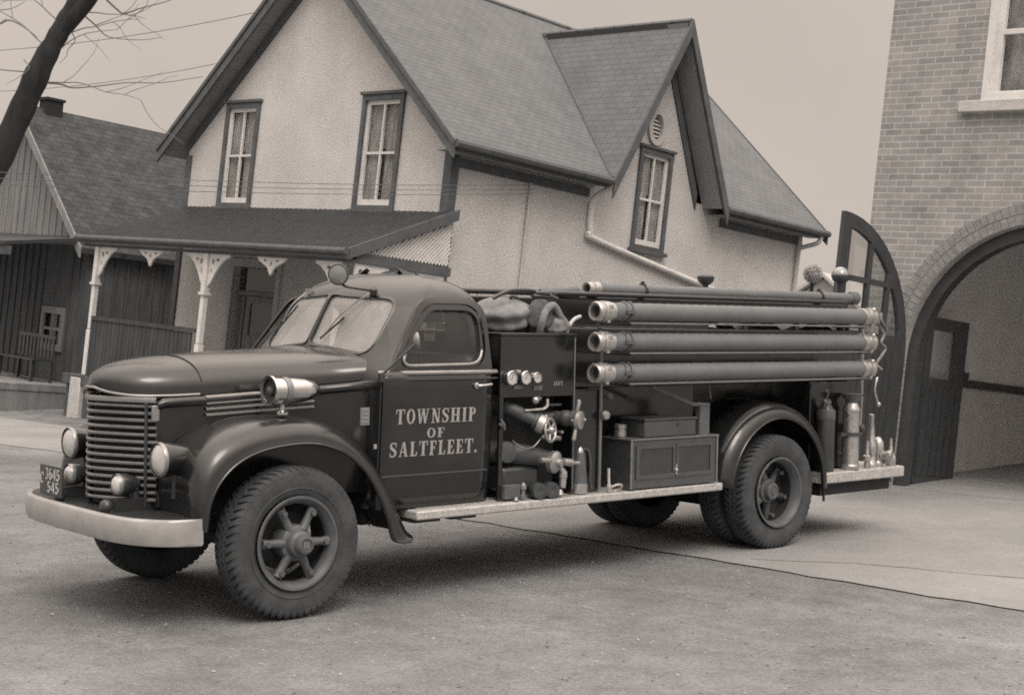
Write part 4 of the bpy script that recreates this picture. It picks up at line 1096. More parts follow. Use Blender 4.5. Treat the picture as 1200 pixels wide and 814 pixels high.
# --- hood, cowl, engine sides
hx_ = [.935,.915,.87,.80,.70,.56,.40,.15,-.10,-.35,-.55,-.70,-.82]
hw  = [.05,.14,.22,.295,.355,.405,.44,.485,.53,.59,.66,.76,.85]
hzs = [1.435,1.415,1.402,1.392,1.39,1.392,1.40,1.418,1.437,1.458,1.478,1.50,1.515]
hzc = [1.455,1.495,1.54,1.575,1.602,1.622,1.637,1.655,1.668,1.680,1.69,1.70,1.70]
def hood_row(x, n=28):
    w_, zs, zc = interp(hx_, hw, x), interp(hx_, hzs, x), interp(hx_, hzc, x); r = []
    for k in range(n+1):
        a = -90 + 180*k/n; s1 = math.sin(rad(a)); c_ = math.cos(rad(a))
        r.append(Vector((x - .02*abs(s1)**2, w_*math.copysign(abs(s1)**.88, s1), zs + (zc-zs)*c_**.72)))
    return r
q = MB(); q.grid([hood_row(x) for x in [.935,.928,.915,.895,.87,.84,.80,.75,.70,.63,.56,.48,.40,.28,.15,.02,-.10,-.22,-.35,-.45,-.55,-.63,-.70,-.76,-.82]], cap=True)
hood = q.build('hood', M['paint_top'], T, smooth=60)
q = MB(); q.tube([p_ + Vector((.004,0,.002)) for p_ in hood_row(.40)][2:-2], .0045, 5); q.build('seam', M['dark'], hood)
q = MB(); pts = []
for k in range(-12, 13):
    x = [.945,.925,.88,.81,.71,.57,.40][min(6, abs(k)//2)] if abs(k) % 2 == 0 else ([.945,.925,.88,.81,.71,.57,.40][abs(k)//2]+[.945,.925,.88,.81,.71,.57,.40][min(6,abs(k)//2+1)])/2
    pts.append((x+.004, math.copysign(interp(hx_, hw, x)+.004, k) if k else 0, interp(hx_, hzs, x)+.004))
q.tube(pts, .009, 8); q.build('nose_bead', M['trim'], hood, smooth=60)
for s in (1, -1):      # side ledge bead and engine side panel
    q = MB()
    prof = [(.70,.425,1.36),(.66,.445,1.378),(.55,.458,1.384),(.40,.475,1.39),(.15,.515,1.408),(-.10,.56,1.427),(-.35,.625,1.448),(-.55,.70,1.468),(-.66,.80,1.485),(-.66,.93,1.50)]
    rows = []
    for dz_, out_ in ((.0,-.03),(.006,.0),(-.004,.022),(-.02,.03),(-.04,.026),(-.055,.012),(-.06,-.02)):
        rows.append([Vector((x, s*(y+out_), z+dz_)) for x, y, z in prof])
    q.grid(rows); q.build('hood_ledge', M['paint'], T, smooth=70)
    q = MB(); q.grid([[Vector((x, s*(y+.004), z_)) for x, y, z in prof] for z_ in (.74,.95,1.15)] + [[Vector((x, s*(y+.004), z-.035)) for x, y, z in prof]])
    ep = q.build('engine_side', M['paint'], T, smooth=50); 
    q = MB()
    for k in range(4):
        z = 1.275 + k*.037
        pr_ = [(.40-.0*k, interp([.7,.4,.15,-.1,-.35],[.43,.479,.519,.564,.629],x_)) for x_ in (.4,)]
        rows = []
        xs_ = [lerp(.39, -.33, j/10) for j in range(11)]
        yy = lambda x_: interp([.7,.4,.15,-.1,-.35],[.43,.479,.519,.564,.629], x_)
        q.grid([[Vector((x_, s*(yy(x_)+.003), z+.012 + (.39-x_)*.06)) for x_ in xs_], [Vector((x_, s*(yy(x_)+.028), z+.002 + (.39-x_)*.06)) for x_ in xs_], [Vector((x_, s*(yy(x_)+.028), z-.006 + (.39-x_)*.06)) for x_ in xs_], [Vector((x_, s*(yy(x_)+.003), z-.008+(.39-x_)*.06)) for x_ in xs_]])
    q.build('louvre', M['trim'], ep, smooth=50, weld=False)
# --- grille
gp_plan = spline([(.70,.445,0),(.735,.40,0),(.785,.335,0),(.86,.20,0),(.92,.075,0),(.938,0,0),(.92,-.075,0),(.86,-.20,0),(.785,-.335,0),(.735,-.40,0),(.70,-.445,0)], 4)
q = MB(); q.grid([[Vector((p_.x-.045, p_.y*.96, z)) for p_ in gp_plan] for z in (.70, 1.38)]); q.build('radiator_core', M['dark'], T)
gr = MB()
for k in range(14):
    z = .745 + k*.0452
    rows = [[Vector((p_.x+dx, p_.y*(1+dx*.2), z+dz_)) for p_ in gp_plan] for dx, dz_ in ((-.03,.0),(-.002,.010),(.006,.004),(.004,-.008),(-.03,-.011))]
    gr.grid(rows)
gr.build('grille', M['grillebar'], T, smooth=50, weld=False)
q = MB(); q.grid([[Vector((p_.x+dx, p_.y*(1+dx), z)) for p_ in gp_plan] for dx, z in ((-.05,1.385),(.012,1.388),(.018,1.372),(.012,1.355),(-.03,1.352))]); q.build('grille_header', M['trim'], T, smooth=50)
for s in (1, -1):
    q = MB()
    q.tube([(.748,s*.392,.70),(.748,s*.392,1.355)], .012, 6); q.build('grille_post', M['black'], T)
    q = MB(); q.box((.685,s*.448,1.24),(.735,s*.428,1.34)); q.build('name_plate', M['trim'], T, bevel=.005)
    q = MB(); q.grid([[Vector((.71,s*.44,z)), Vector((.60,s*.452,z))] for z in (.70,1.37)]); q.build('grille_side', M['paint'], T)

# --- front fenders
lipP = [(.655,.61),(.635,.76),(.575,.89),(.465,1.00),(.30,1.075),(.08,1.11),(-.14,1.105),(-.34,1.04),(-.51,.91),(-.62,.75),(-.70,.575),(-.735,.46),(-.79,.425),(-.90,.42)]
edgP = [(.685,.62),(.69,.79),(.64,.945),(.525,1.07),(.335,1.155),(.09,1.19),(-.16,1.18),(-.38,1.10),(-.56,.95),(-.685,.78),(-.785,.605),(-.84,.50),(-.88,.455),(-.93,.44)]
crnP = [(.70,.645),(.715,.83),(.675,1.0),(.555,1.135),(.345,1.225),(.09,1.258),(-.18,1.245),(-.42,1.155),(-.61,.995),(-.735,.81),(-.84,.63),(-.90,.53),(-.93,.48),(-.955,.455)]
topP = [(.66,.66),(.68,.85),(.65,1.03),(.535,1.16),(.34,1.25),(.09,1.275),(-.185,1.26),(-.425,1.17),(-.62,1.0),(-.75,.81),(-.85,.63),(-.905,.53),(-.935,.485),(-.96,.46)]
def fender(s):
    rows = []
    S = lambda P_: [Vector((p_.x, 0, p_.z)) for p_ in spline([(a, 0, b) for a, b in P_], 4)]
    Lp, Ed, Cr, Tp = S(lipP), S(edgP), S(crnP), S(topP)
    def row(P_, y): return [Vector((p_.x, s*y, p_.z)) for p_ in P_]
    mix = lambda A, B, t: [a.lerp(b, t) for a, b in zip(A, B)]
    rows = [row(Lp, .972), row(Lp, .995), row(mix(Lp,Ed,.12), 1.0), row(mix(Lp,Ed,.3), .992), row(mix(Lp,Ed,.7), .988), row(Ed, .975), row(mix(Ed,Cr,.6), .94), row(Cr, .88), row(mix(Cr,Tp,.6), .80), row(Tp, .68), row(Tp, .56), row(mix(Tp,Cr,.6), .46)]
    q = MB(); q.grid(rows); o = q.build('front_fender', M['paint_top'], T, smooth=60); solidify(o, .01); subsurf(o)
    q = MB(); q.tube([p_ + Vector((0, s*.992, 0)) for p_ in Lp], .011, 6); q.build('lip_bead', M['paint'], o, smooth=60)
    q = MB(); q.grid([[Vector((p_.x*.98, s*.47, p_.z-.02)) for p_ in Tp[2:]], [Vector((p_.x*.9, s*.47, .62)) for p_ in Tp[2:]]]); q.build('inner_panel', M['chassis'], o)
for s in (1, -1): fender(s)
# --- bumper and splash apron
def bump_x(y): return .71 + .38*max(0, 1 - (min(1, abs(y)/.985))**4.4)**.5
ys = [.985*math.sin(rad(lerp(-90, 90, k/48))) for k in range(49)]
q = MB(); rows = []
for z, dx in ((.53,-.03),(.535,-.004),(.55,.004),(.612,.010),(.675,.004),(.687,-.004),(.693,-.03),(.685,-.04),(.54,-.04),(.53,-.03)):
    rows.append([Vector((bump_x(y)+dx, y, z)) for y in ys])
q.grid(rows); 
for e in (0, 48): q.face([r[e] for r in rows[:-1]])
q.build('bumper', M['steel'], T, smooth=45)
q = MB(); up = [Vector((bump_x(y)-.05, y*.97, .68)) for y in ys]; lo_ = [Vector((min(.60, bump_x(y)-.06), y*.97, .71 if abs(y) < .4 else .685)) for y in ys]
q.grid([up, lo_]); q.build('splash_apron', M['black'], T, smooth=60)
for s in (1, -1):
    q = MB(); q.tube([(1.0,s*.40,.59),(.6,s*.40,.60),(.3,s*.40,.60)], .03, 8); q.build('bumper_bracket', M['chassis'], T)
# --- headlights
def headlight(y, x=.80, z=1.02, r=.104, name='headlight', L_=.30, dip=0):
    q = MB(); q.lathe([(r*.96,.0),(r*1.08,-.005),(r*1.1,-.03),(r*1.06,-.06),(r*.95,-.13*L_/.3),(r*.72,-.22*L_/.3),(r*.35,-.285*L_/.3),(.0,-L_)], (x,y,z), (1,0,-dip), 28, cap=False)
    o = q.build(name, M['paint'] if name == 'headlight' else M['black'], T, smooth=60)
    q = MB(); q.lathe([(r*1.03,.012),(r*1.09,.004),(r*1.09,-.012),(r*.98,-.014)], (x,y,z), (1,0,-dip), 28, cap=False); q.build('rim', M['trim'], o, smooth=60)
    q = MB(); q.lathe([(0.001,.032),(r*.35,.029),(r*.65,.020),(r*.9,.006),(r*1.0,-.006)], (x,y,z), (1,0,-dip), 28, cap=False); q.build('lens', M['lens'], o, smooth=60)
    q = MB(); q.tube([(x-.12,y,z-r*.6),(x-.14,y*.98,z-r-.14)], [.03,.045], 10); q.build('stalk', M['black'], o, smooth=60)
    return o
headlight(.63, .785, 1.02, .101); headlight(-.63, .785, 1.02, .101)
headlight(.34, .915, .845, .064, 'fog_lamp', .17); headlight(-.34, .915, .845, .064, 'fog_lamp', .17)
for s in (1, -1):
    q = MB(); q.lathe([(.001,.03),(.03,.028),(.046,.01),(.046,-.02),(.03,-.05)], (.985,s*.33,.715), (1,0,.3), 16); q.box((.93,s*.33-.05,.66),(.98,s*.33+.06,.70)); q.build('horn', M['black'], T, smooth=50, weld=False)
# --- licence plate
q = MB(); q.box((1.0,-.58,.70),(1.012,-.24,.90)); pl_ = q.build('licence_plate', M['black'], T, bevel=.004)
q = MB()
yp = lambda u0, z0: (lambda u, v, d: (1.012 + d, u0 + u, z0 + v))
write('3645', .075, .215, yp(-.485, .808), q, T_=.2); write('C', .075, .05, yp(-.565, .775), q); q.build('plate_number', M['lens'], pl_, weld=False); q = MB(); write('545', .075, .17, yp(-.455, .722), q)
q.build('plate_number', M['lens'], pl_, weld=False)
# --- siren on the near fender
q = MB(); sx = .10
q.lathe([(.078,.0),(.098,.004),(.10,-.012),(.086,-.02),(.084,-.06),(.082,-.16),(.076,-.25),(.06,-.32),(.035,-.365),(.012,-.38)], (sx,.78,1.435), (1,0,0), 32, cap=False)
si = q.build('siren', M['chrome'], T, smooth=40)
q = MB(); q.lathe([(.084,-.02),(.001,-.03)], (sx,.78,1.435), (1,0,0), 28, cap=False); q.lathe([(.03,-.028),(.03,.0),(.02,.01),(.001,.012)], (sx,.78,1.435), (1,0,0), 16, cap=False); 
q.build('dark_cone', M['rimdark'], si, smooth=40, weld=False)  # dark cone painted in for the dark inside of the siren horn
q = MB(); q.lathe([(.045,0),(.045,.015),(.018,.025),(.016,.07),(.03,.09)], (.0,.78,1.285), (0,0,1), 14); q.build('stand', M['chrome'], si, smooth=40)
q = MB(); q.lathe([(.0865,-.09),(.0885,-.10),(.0885,-.125),(.0865,-.135)], (sx,.78,1.435), (1,0,0), 32, cap=False); q.build('band', M['grillebar'], si, smooth=40)
# --- roof searchlight on its arm
ld = Vector((.72,.55,-.12)).normalized(); lo3 = Vector((-.70,.36,2.20))
q = MB(); q.lathe([(.066,.0),(.074,-.003),(.074,-.02),(.062,-.05),(.035,-.085),(.001,-.095)], lo3, ld, 24, cap=False); sl_ = q.build('search_lamp', M['black'], T, smooth=50)
q = MB(); q.lathe([(.001,.012),(.04,.008),(.066,-.002)], lo3, ld, 24, cap=False); q.build('lens', M['lensgrey'], sl_, smooth=50)
q = MB(); q.tube(spline([tuple(lo3-ld*.06+Vector((0,0,-.05))), (-.77,.35,2.125), (-.85,.40,2.11), (-.93,.44,2.10)], 5), .011, 8); q.lathe([(.026,-.02),(.028,.0),(.018,.025)], (-.945,.445,2.095), (.4,.5,.6), 12); q.build('arm', M['black'], sl_, smooth=50, weld=False)
# --- door mirror
q = MB(); md = Vector((-.75,.45,.1)).normalized(); mo = Vector((-.86,1.07,1.765))
q.lathe([(.001,.03),(.035,.026),(.058,.008),(.06,-.004),(.001,-.006)], mo, -md, 20, cap=False); mr = q.build('door_mirror', M['trim'], T, smooth=50)
q = MB(); q.tube([(-.645,.955,1.53),(-.74,1.02,1.64),tuple(mo-md*.0+Vector((.02,0,-.02)))], .009, 8); q.box((-.63,.945,1.49),(-.665,.975,1.545)); q.build('arm', M['black'], mr, smooth=50, weld=False)

# --- chassis
q = MB()
for s in (1, -1): q.box((.95,s*.36-.04,.58),(-6.35,s*.36+.04,.76))
q.build('chassis_rail', M['chassis'], T, weld=False)
q = MB(); q.tube([(0,-.86,.485),(0,-.6,.46),(0,-.4,.40),(0,.4,.40),(0,.6,.46),(0,.86,.485)], .05, 10); q.build('front_axle', M['chassis'], T, smooth=50)
q = MB(); q.tube([(-WB,-.8,.485),(-WB,-.2,.485),(-WB,-.17,.485),(-WB,.17,.485),(-WB,.2,.485),(-WB,.8,.485)], [.07,.09,.2,.2,.09,.07], 14); q.rod((-WB,0,.5),(-1.2,0,.62),.05); q.build('rear_axle', M['chassis'], T, smooth=50)
q = MB(); q.box((.55,-.30,.50),(-.6,.30,1.1)); q.box((-1.0,-.45,.42),(-1.6,.25,.66)); q.build('engine_block', M['chassis'], T, bevel=.03, weld=False)
q = MB(); q.lathe([(.16,0),(.16,1.0)], (-2.2,-.55,.52), (-1,0,0), 16); q.tube([(-3.35,.2,.56),(-3.95,.2,.56)], .11, 14); q.build('tank', M['chassis'], T, smooth=50, weld=False)

# --- wheels
def tyre(m, x, y0, z, R, w_, s, seg=96):
    "axis along y, y0 = centre; ribs and slanted shoulder blocks stand on a smooth carcass"
    half = [(.285,.30),(.30,.40),(.335,.475),(.385,.505),(.425,.495),(.452,.46),(.466,.40),(.470,.20)]
    prof = [(r, -h) for r, h in half] + [(r, h) for r, h in half[::-1]]
    C = Vector((x, y0, z))
    def P_(r, a, h): return Vector((x + r*R/.485*math.cos(a), y0 + h*w_, z + r*R/.485*math.sin(a)))
    m.grid([[P_(r, 2*math.pi*(k % seg)/seg, h) for r, h in prof] for k in range(seg+1)])
    n = 56
    for sd_ in (-1, 1):
        for k in range(n):
            a = 2*math.pi*(k + (.5 if sd_ < 0 else 0))/n; da = .62*math.pi/n
            sec = [(.17,.4845,-.035),(.30,.483,-.01),(.40,.476,.02),(.455,.464,.035),(.492,.436,.045)]
            top, bot = [], []
            for h, r, sh in sec:
                top.append((P_(r, a-da+sh, sd_*h), P_(r, a+da+sh, sd_*h)))
                rb = .462 if h < .42 else (.448 if h < .47 else .425)
                bot.append((P_(rb, a-da*1.1+sh, sd_*h*(1 if h < .49 else .985)), P_(rb, a+da*1.1+sh, sd_*h*(1 if h < .49 else .985))))
            m.grid([[b[0], t[0], t[1], b[1]] for t, b in zip(top, bot)], cap=True)
    for h0, h1, ph in ((-.135,-.03,0),(.03,.135,.5)):
        rows = []
        for k in range(2*n+1):
            a = math.pi*(k % (2*n))/n; zg = .018 if (k + (1 if ph else 0)) % 2 else -.018
            rows.append([P_(.466, a, h0+zg), P_(.4848, a, h0+zg), P_(.4848, a, h1+zg), P_(.466, a, h1+zg)])
        m.grid(rows)
def ringp(m, pts, x, y, z, s, seg=48):
    "lathe about the wheel axis; pts (radius, outward)"
    m.lathe([(r, h) for r, h in pts], (x, y, z), (0, s, 0), seg, cap=False)
def front_wheel(s):
    x, z = 0, .485; R = .485
    m = MB(); tyre(m, x, s*.875, z, R, .235, s); t = m.build('front_wheel', M['rubber'], T, smooth=30)
    m = MB(); m.tube([(x+.348*math.cos(2*math.pi*k/60), s*.988, z+.348*math.sin(2*math.pi*k/60)) for k in range(60)], .006, 5, closed=True); m.build('sidewall_rib', M['rubber'], t, smooth=60)
    o = s*.875
    m = MB(); ringp(m, [(.255,-.10),(.262,.06),(.275,.085),(.290,.105),(.300,.118),(.296,.124),(.282,.122),(.270,.105),(.252,.09),(.246,.05),(.246,-.10)], x, o, z, s)
    rim = m.build('rim', M['rim'], t, smooth=45)
    m = MB()
    for k in range(6):
        a = 2*math.pi*k/6 + rad(2)
        d = Vector((math.cos(a), 0, math.sin(a)))
        c_ = Vector((x, o, z))
        A = c_ + d*.09 + Vector((0,s*.085,0)); B = c_ + d*.185 + Vector((0,s*.075,0)); C_ = c_ + d*.246 + Vector((0,s*.078,0))
        m.tube([A, B, C_], [.034,.026,.034], 8)
        m.tube([C_ - d*.03 + Vector((0,s*.015,0)), C_ - d*.03 + Vector((0,s*.045,0))], .019, 6)
        n_ = d.cross(Vector((0,1,0)))
    m.build('spokes', M['rim'], t, smooth=45, weld=False)
    m = MB(); ringp(m, [(.115,-.02),(.118,.075),(.112,.10),(.10,.108),(.088,.112),(.084,.15),(.078,.162),(.066,.168),(.062,.20),(.055,.212),(.042,.216),(.040,.208),(.001,.208)], x, o, z, s, 36); h_ = m.build('hub', M['rim'], t, smooth=40)
    m = MB()
    cy = o + s*.2085
    f = lambda u, v, d: (x - s*u, cy + s*d, z + v)
    for p_ in ([(-.018,-.02),(-.010,-.02),(-.010,.02),(-.018,.02)], [(.010,-.02),(.018,-.02),(.018,.02),(.010,.02)], [(-.010,.02),(-.002,.02),(.010,-.02),(.002,-.02)]): m.prism(p_, f, 0, .003)
    m.build('hub_emblem', M['trim'], t, weld=False)
    m = MB(); ringp(m, [(.244,-.11),(.244,.05)], x, o, z, s, 40); m.build('rim_dark_liner', M['chassis'], t, smooth=40)  # added black liner over the rim barrel, paints the recess dark
    m = MB(); ringp(m, [(.19,-.10),(.19,-.05),(.10,-.04)], x, o, z, s, 36); m.build('brake_drum', M['chassis'], t, smooth=40)
for s in (1, -1): front_wheel(s)
def rear_wheel(s):
    z = .485; x = -WB; R = .485
    for inner_, yc in ((0, .862), (1, .585)):
        m = MB(); tyre(m, x, s*yc, z, R, .235, s); t = m.build('rear_wheel', M['rubber'], T, smooth=30)
        o = s*yc
        m = MB(); ringp(m, [(.262,-.10),(.270,.075),(.285,.105),(.300,.118),(.296,.124),(.282,.122),(.268,.10),(.254,.07),(.250,.04)] if not inner_ else [(.262,-.10),(.285,.105),(.300,.118),(.27,.10),(.25,-.05)], x, o, z, s); rim = m.build('rim', M['rim'] if not inner_ else M['chassis'], t, smooth=45)
        if inner_: continue
        m = MB(); ringp(m, [(.249,.039),(.246,-.06),(.10,-.09)], x, o, z, s, 40); m.build('rim_dark_liner', M['chassis'], t, smooth=40)  # black lining gives the dished recess its shade by colour
        m = MB(); ringp(m, [(.105,-.10),(.108,-.01),(.10,.005),(.08,.012),(.076,.04),(.07,.052),(.05,.058),(.045,.052),(.03,.052),(.028,.06),(.001,.06)], x, o, z, s, 32); m.build('hub', M['rim'], t, smooth=40)
        m = MB()
        for k in range(6):
            a = 2*math.pi*k/6+.3; d = Vector((math.cos(a),0,math.sin(a))); c_ = Vector((x,o,z))
            m.tube([c_ + d*.10 + Vector((0,-s*.04,0)), c_ + d*.19 + Vector((0,-s*.06,0)), c_ + d*.245 + Vector((0,-s*.05,0))], [.04,.03,.036], 8)
            m.tube([c_ + d*.215 + Vector((0,-s*.02,0)), c_ + d*.215 + Vector((0,s*.02,0))], .02, 6)
        m.build('spokes', M['rim'], t, smooth=45, weld=False)
        m = MB(); ringp(m, [(.249,-.09),(.05,-.085)], x, o, z, s); m.build('brake_drum', M['chassis'], t)
for s in (1, -1): rear_wheel(s)
# --- rear fenders
def rear_fender(s):
    cx, cz = -WB+.02, .50
    A = [lerp(6, 182, k/30) for k in range(31)]
    def P_(r, a, y, fx=1.0): return Vector((cx + r*fx*math.cos(rad(a)), s*y, cz + r*math.sin(rad(a))))
    rows = [[P_(r, a, y) for a in A] for r, y in ((.615,.965),(.612,.985),(.622,1.0),(.655,.995),(.70,.975),(.735,.925),(.752,.85),(.758,.72),(.758,.55),(.758,.44))]
    q = MB(); q.grid(rows); o = q.build('rear_fender', M['paint'], T, smooth=60); solidify(o, .01)
    q = MB(); q.tube([P_(.618, a, .993) for a in A] , .012, 6); q.build('lip_bead', M['paint'], o, smooth=60)
    q = MB(); q.grid([[P_(r, a, .445) for a in A] for r in (.30,.755)]); q.build('inner_panel', M['chassis'], o)
for s in (1, -1): rear_fender(s)

# --- running boards
for s in (1, -1):
    q = MB(); q.box((-.93,s*.56,.555),(-4.06,s*1.01,.618)); rb_ = q.build('running_board', M['tread'], T, bevel=.012)
    q = MB()
    for i in range(3): q.box((-1.0,s*(.62+i*.12),.6205),(-4.05,s*(.66+i*.12),.6245))
    q.build('tread_strip', M['tread'], rb_, weld=False)
    q = MB()
    for x in (-.93,-1.25): q.box((x,s*.40,.535),(x-.22,s*.98,.553))
    q.build('board_bracket', M['chassis'], T, weld=False)

# --- pump compartment and hose body
q = MB(); q.box((-1.715,-.93,1.795),(-2.46,.93,1.82)); q.build('pump_deck', M['paint'], T, bevel=.006)
for s in (1, -1):
    q = MB(); q.box((-1.715,s*.925,1.36),(-2.455,s*.905,1.793)); q.box((-1.715,s*.925,.63),(-1.75,s*.905,1.358)); q.box((-2.43,s*.925,.63),(-2.455,s*.905,1.358))
    q.build('pump_panel', M['paint'], T, weld=False)
    q = MB(); q.box((-1.72,s*.70,.63),(-2.45,s*.69,1.36)); q.build('pump_recess', M['dark'], T)
q = MB(); q.box((-1.8,-.6,.66),(-2.4,.6,1.5)); q.build('pump_body', M['chassis'], T, bevel=.04)
q = MB(); q.tube([(-2.44,.929,1.79),(-2.44,.929,.66)], .006, 6); q.tube([(-2.72,.93,1.79),(-2.72,.93,.64)], .014, 8); q.build('panel_strip', M['grillebar'], T, weld=False)
q = MB(); q.box((-2.46,-.915,.63),(-2.74,.915,1.40)); q.box((-2.742,-.62,.63),(-4.12,.62,1.40)); q.box((-2.46,-.78,1.402),(-6.05,.78,1.86)); q.box((-5.46,-.80,.63),(-6.05,.80,1.40)); q.build('hose_body', M['paint'], T, bevel=.01, weld=False)
for s in (1, -1):
    q = MB(); q.box((-2.20,s*.74,1.865),(-4.15,s*.715,2.08)); q.box((-4.15,s*.74,2.0),(-6.05,s*.715,2.08))
    for x in (-4.6,-5.3,-6.0): q.box((x,s*.74,1.862),(x-.05,s*.715,1.998))
    q.tube([(-2.19,s*.728,2.085),(-6.06,s*.728,2.085)], .016, 8); q.tube([(-2.195,s*.728,1.84),(-2.195,s*.728,2.08)], .014, 8)
    q.build('hose_body_side', M['paint'], T, weld=False)
q = MB(); q.box((-5.44,-.99,.515),(-6.66,.99,.612)); rs_ = q.build('rear_step', M['tread'], T, bevel=.012)
q = MB(); q.box((-5.50,-.9,.40),(-6.55,.9,.512)); q.tube([(-5.47,.95,.52),(-5.49,.95,.36)], .012, 6); q.build('step_skirt', M['chassis'], T, weld=False)
q = MB(); q.box((-6.052,-.76,.615),(-6.07,.76,2.0)); q.build('rear_panel', M['paint'], T)
for s in (1, -1):
    q = MB(); q.tube(spline([(-6.1,s*.80,1.95),(-6.18,s*.82,1.93),(-6.19,s*.82,1.6),(-6.18,s*.82,1.0),(-6.08,s*.80,.95)], 5), .016, 8); q.build('grab_rail', M['trim'], T, smooth=60)
# braces from body to rear fender
for s in (1, -1):
    q = MB(); q.tube([(-3.28,s*.93,1.405),(-3.72,s*.955,1.26),(-3.92,s*.955,1.25)], .018, 8); q.tube([(-3.93,s*.95,1.41),(-3.95,s*.95,1.30)], .010, 6); q.box((-3.80,s*.93,.98),(-3.92,s*.97,1.24)); q.build('fender_brace', M['rim'], T, smooth=40, weld=False)
q = MB()
for k in range(9): q.lathe([(.007,0),(.006,.003),(.001,.004)], (-1.735, .925, .70+k*.13), (0,1,0), 6)
for k in range(9): q.lathe([(.007,0),(.006,.003),(.001,.004)], (-2.442, .925, .72+k*.13), (0,1,0), 6)
for k in range(6): q.lathe([(.007,0),(.006,.003),(.001,.004)], (-1.80-k*.12, .925, 1.775), (0,1,0), 6)
q.build('rivets', M['paint'], T, weld=False)
# tool boxes
def toolbox(s):
    q = MB(); q.box((-2.985,s*.63,.628),(-3.985,s*1.0,1.0)); tb = q.build('tool_box', M['toolbox'], T, bevel=.006)
    q = MB(); q.box((-2.975,s*.63,1.002),(-3.995,s*1.01,1.014)); q.box((-2.978,s*1.001,.63),(-2.998,s*1.008,1.0)); q.box((-3.972,s*1.001,.63),(-3.99,s*1.008,1.0)); q.build('lid_edge', M['grillebar'], tb, weld=False)
    for a, b in ((-3.06,-3.475),(-3.50,-3.915)):
        q = MB(); q.holes(win_rect(b-.02, a+.02, .70, .965), [win_rect(b+.02, a-.02, .735, .935)], lambda u, v, d: (u, s*(1.001+d), v), 0, .009); d_ = q.build('door', M['toolbox'], tb, weld=False)
        q = MB(); q.box((b+.021, s*1.001, .736), (a-.021, s*1.0025, .934)); q.build('door_panel', M['black'], tb)
    q = MB(); q.lathe([(.018,0),(.018,.02),(.010,.03)], (-3.487,s*1.0,.755), (0,s,0), 10); q.box((-3.477,s*1.003,.72),(-3.497,s*1.018,.80)); q.build('latch', M['chrome'], tb, smooth=40, weld=False)
    q = MB(); q.box((-3.17,s*.70,1.0155),(-3.765,s*.965,1.145)); sb = q.build('small_box', M['toolbox'], T, bevel=.008)
    q = MB(); q.box((-3.16,s*.69,1.147),(-3.775,s*.975,1.162)); q.lathe([(.012,0),(.012,.012)], (-3.55,s*.965,1.11), (0,s,0), 8); q.build('lid', M['toolbox'], sb, weld=False)
    q = MB(); q.lathe([(.045,0),(.05,.004),(.05,.045),(.044,.05),(.044,.062),(.05,.066),(.05,.095),(.03,.10)], (-3.07,s*.80,1.016), (0,0,1), 18); q.build('filler_cap', M['brass'], T, smooth=40, weld=False)
for s in (1, -1): toolbox(s)
# pressure gauges
for x, r in ((-1.79,.050),(-1.925,.048),(-2.035,.040)):
    q = MB(); q.lathe([(r*.9,.0),(r*1.05,.004),(r*1.05,.045),(r*.95,.05),(r*.93,.045)], (x,.926,1.50), (0,1,0), 24, cap=False); gg = q.build('pressure_gauge', M['chrome'], T, smooth=40)
    q = MB(); q.lathe([(r*.95,.040),(.001,.041)], (x,.926,1.50), (0,1,0), 24, cap=False); q.build('dial', M['gauge'], gg)
    q = MB(); q.prism([(-.003,-.012),(.003,-.012),(.001,r*.7),(-.001,r*.7)], lambda u, v, d: (x-u*.8-v*.5, .9675+d, 1.50+v*.8-u*.5), 0, .001); q.build('needle', M['black'], gg)
q = MB()
pn = lambda x0, z0: (lambda u, v, d: (x0-u, .9255+d, z0+v))
write('LEFT', .028, .085, pn(-2.235, 1.438), q); 
q.build('panel_lettering', M['letter'], T, weld=False)
q = MB(); q.box((-1.835,.926,1.418),(-1.93,.932,1.442)); q.box((-2.03,.926,1.405),(-2.115,.932,1.44)); q.build('tag_plate', M['rim'], T, weld=False)
for x, z, r, mt in ((-2.735,1.205,.036,'brass'),(-2.775,1.345,.026,'rim'),(-1.845,1.545,.014,'brass')):
    q = MB(); q.lathe([(r*.6,0),(r*.6,.03),(r,.035),(r*1.05,.055),(r*.8,.07),(.001,.074)], (x,.918,z), (0,1,0), 16, cap=False); q.build('knob', M[mt], T, smooth=40)
# pump fittings
def valve_wheel(o, ax, R, parent, mt):
    q = MB(); a_ = Vector(ax).normalized(); e1 = a_.cross(Vector((0,0,1))).normalized(); e2 = a_.cross(e1); o = Vector(o)
    q.tube([o + e1*R*math.cos(2*math.pi*k/24) + e2*R*math.sin(2*math.pi*k/24) for k in range(24)], R*.16, 8, closed=True)
    for k in range(5):
        a = 2*math.pi*k/5; q.rod(o, o + e1*R*math.cos(a) + e2*R*math.sin(a), R*.12, 6)
    q.lathe([(R*.3,-.02),(R*.35,.01),(R*.2,.03),(.001,.035)], o, a_, 12, cap=False)
    return q.build('hand_wheel', mt, parent, smooth=45, weld=False)
q = MB(); q.tube(spline([(-1.86,.70,1.27),(-1.88,.84,1.27),(-1.98,.93,1.21),(-2.04,.97,1.18)], 5), [.055,.055,.055,.055,.055,.05,.05,.05,.05,.045,.045,.045,.045,.05,.05,.05][:16], 12)
q.lathe([(.05,0),(.06,.004),(.06,.03),(.05,.034),(.05,.06),(.062,.064),(.062,.085)], (-2.02,.95,1.19), (-.55,.6,-.35), 18)
dv = q.build('discharge_valve', M['rimdark'], T, smooth=45, weld=False)
q = MB(); q.lathe([(.066,0),(.07,.01),(.07,.05),(.055,.055),(.001,.056)], (-2.04,.975,1.175), (-.55,.6,-.35), 18, cap=False)
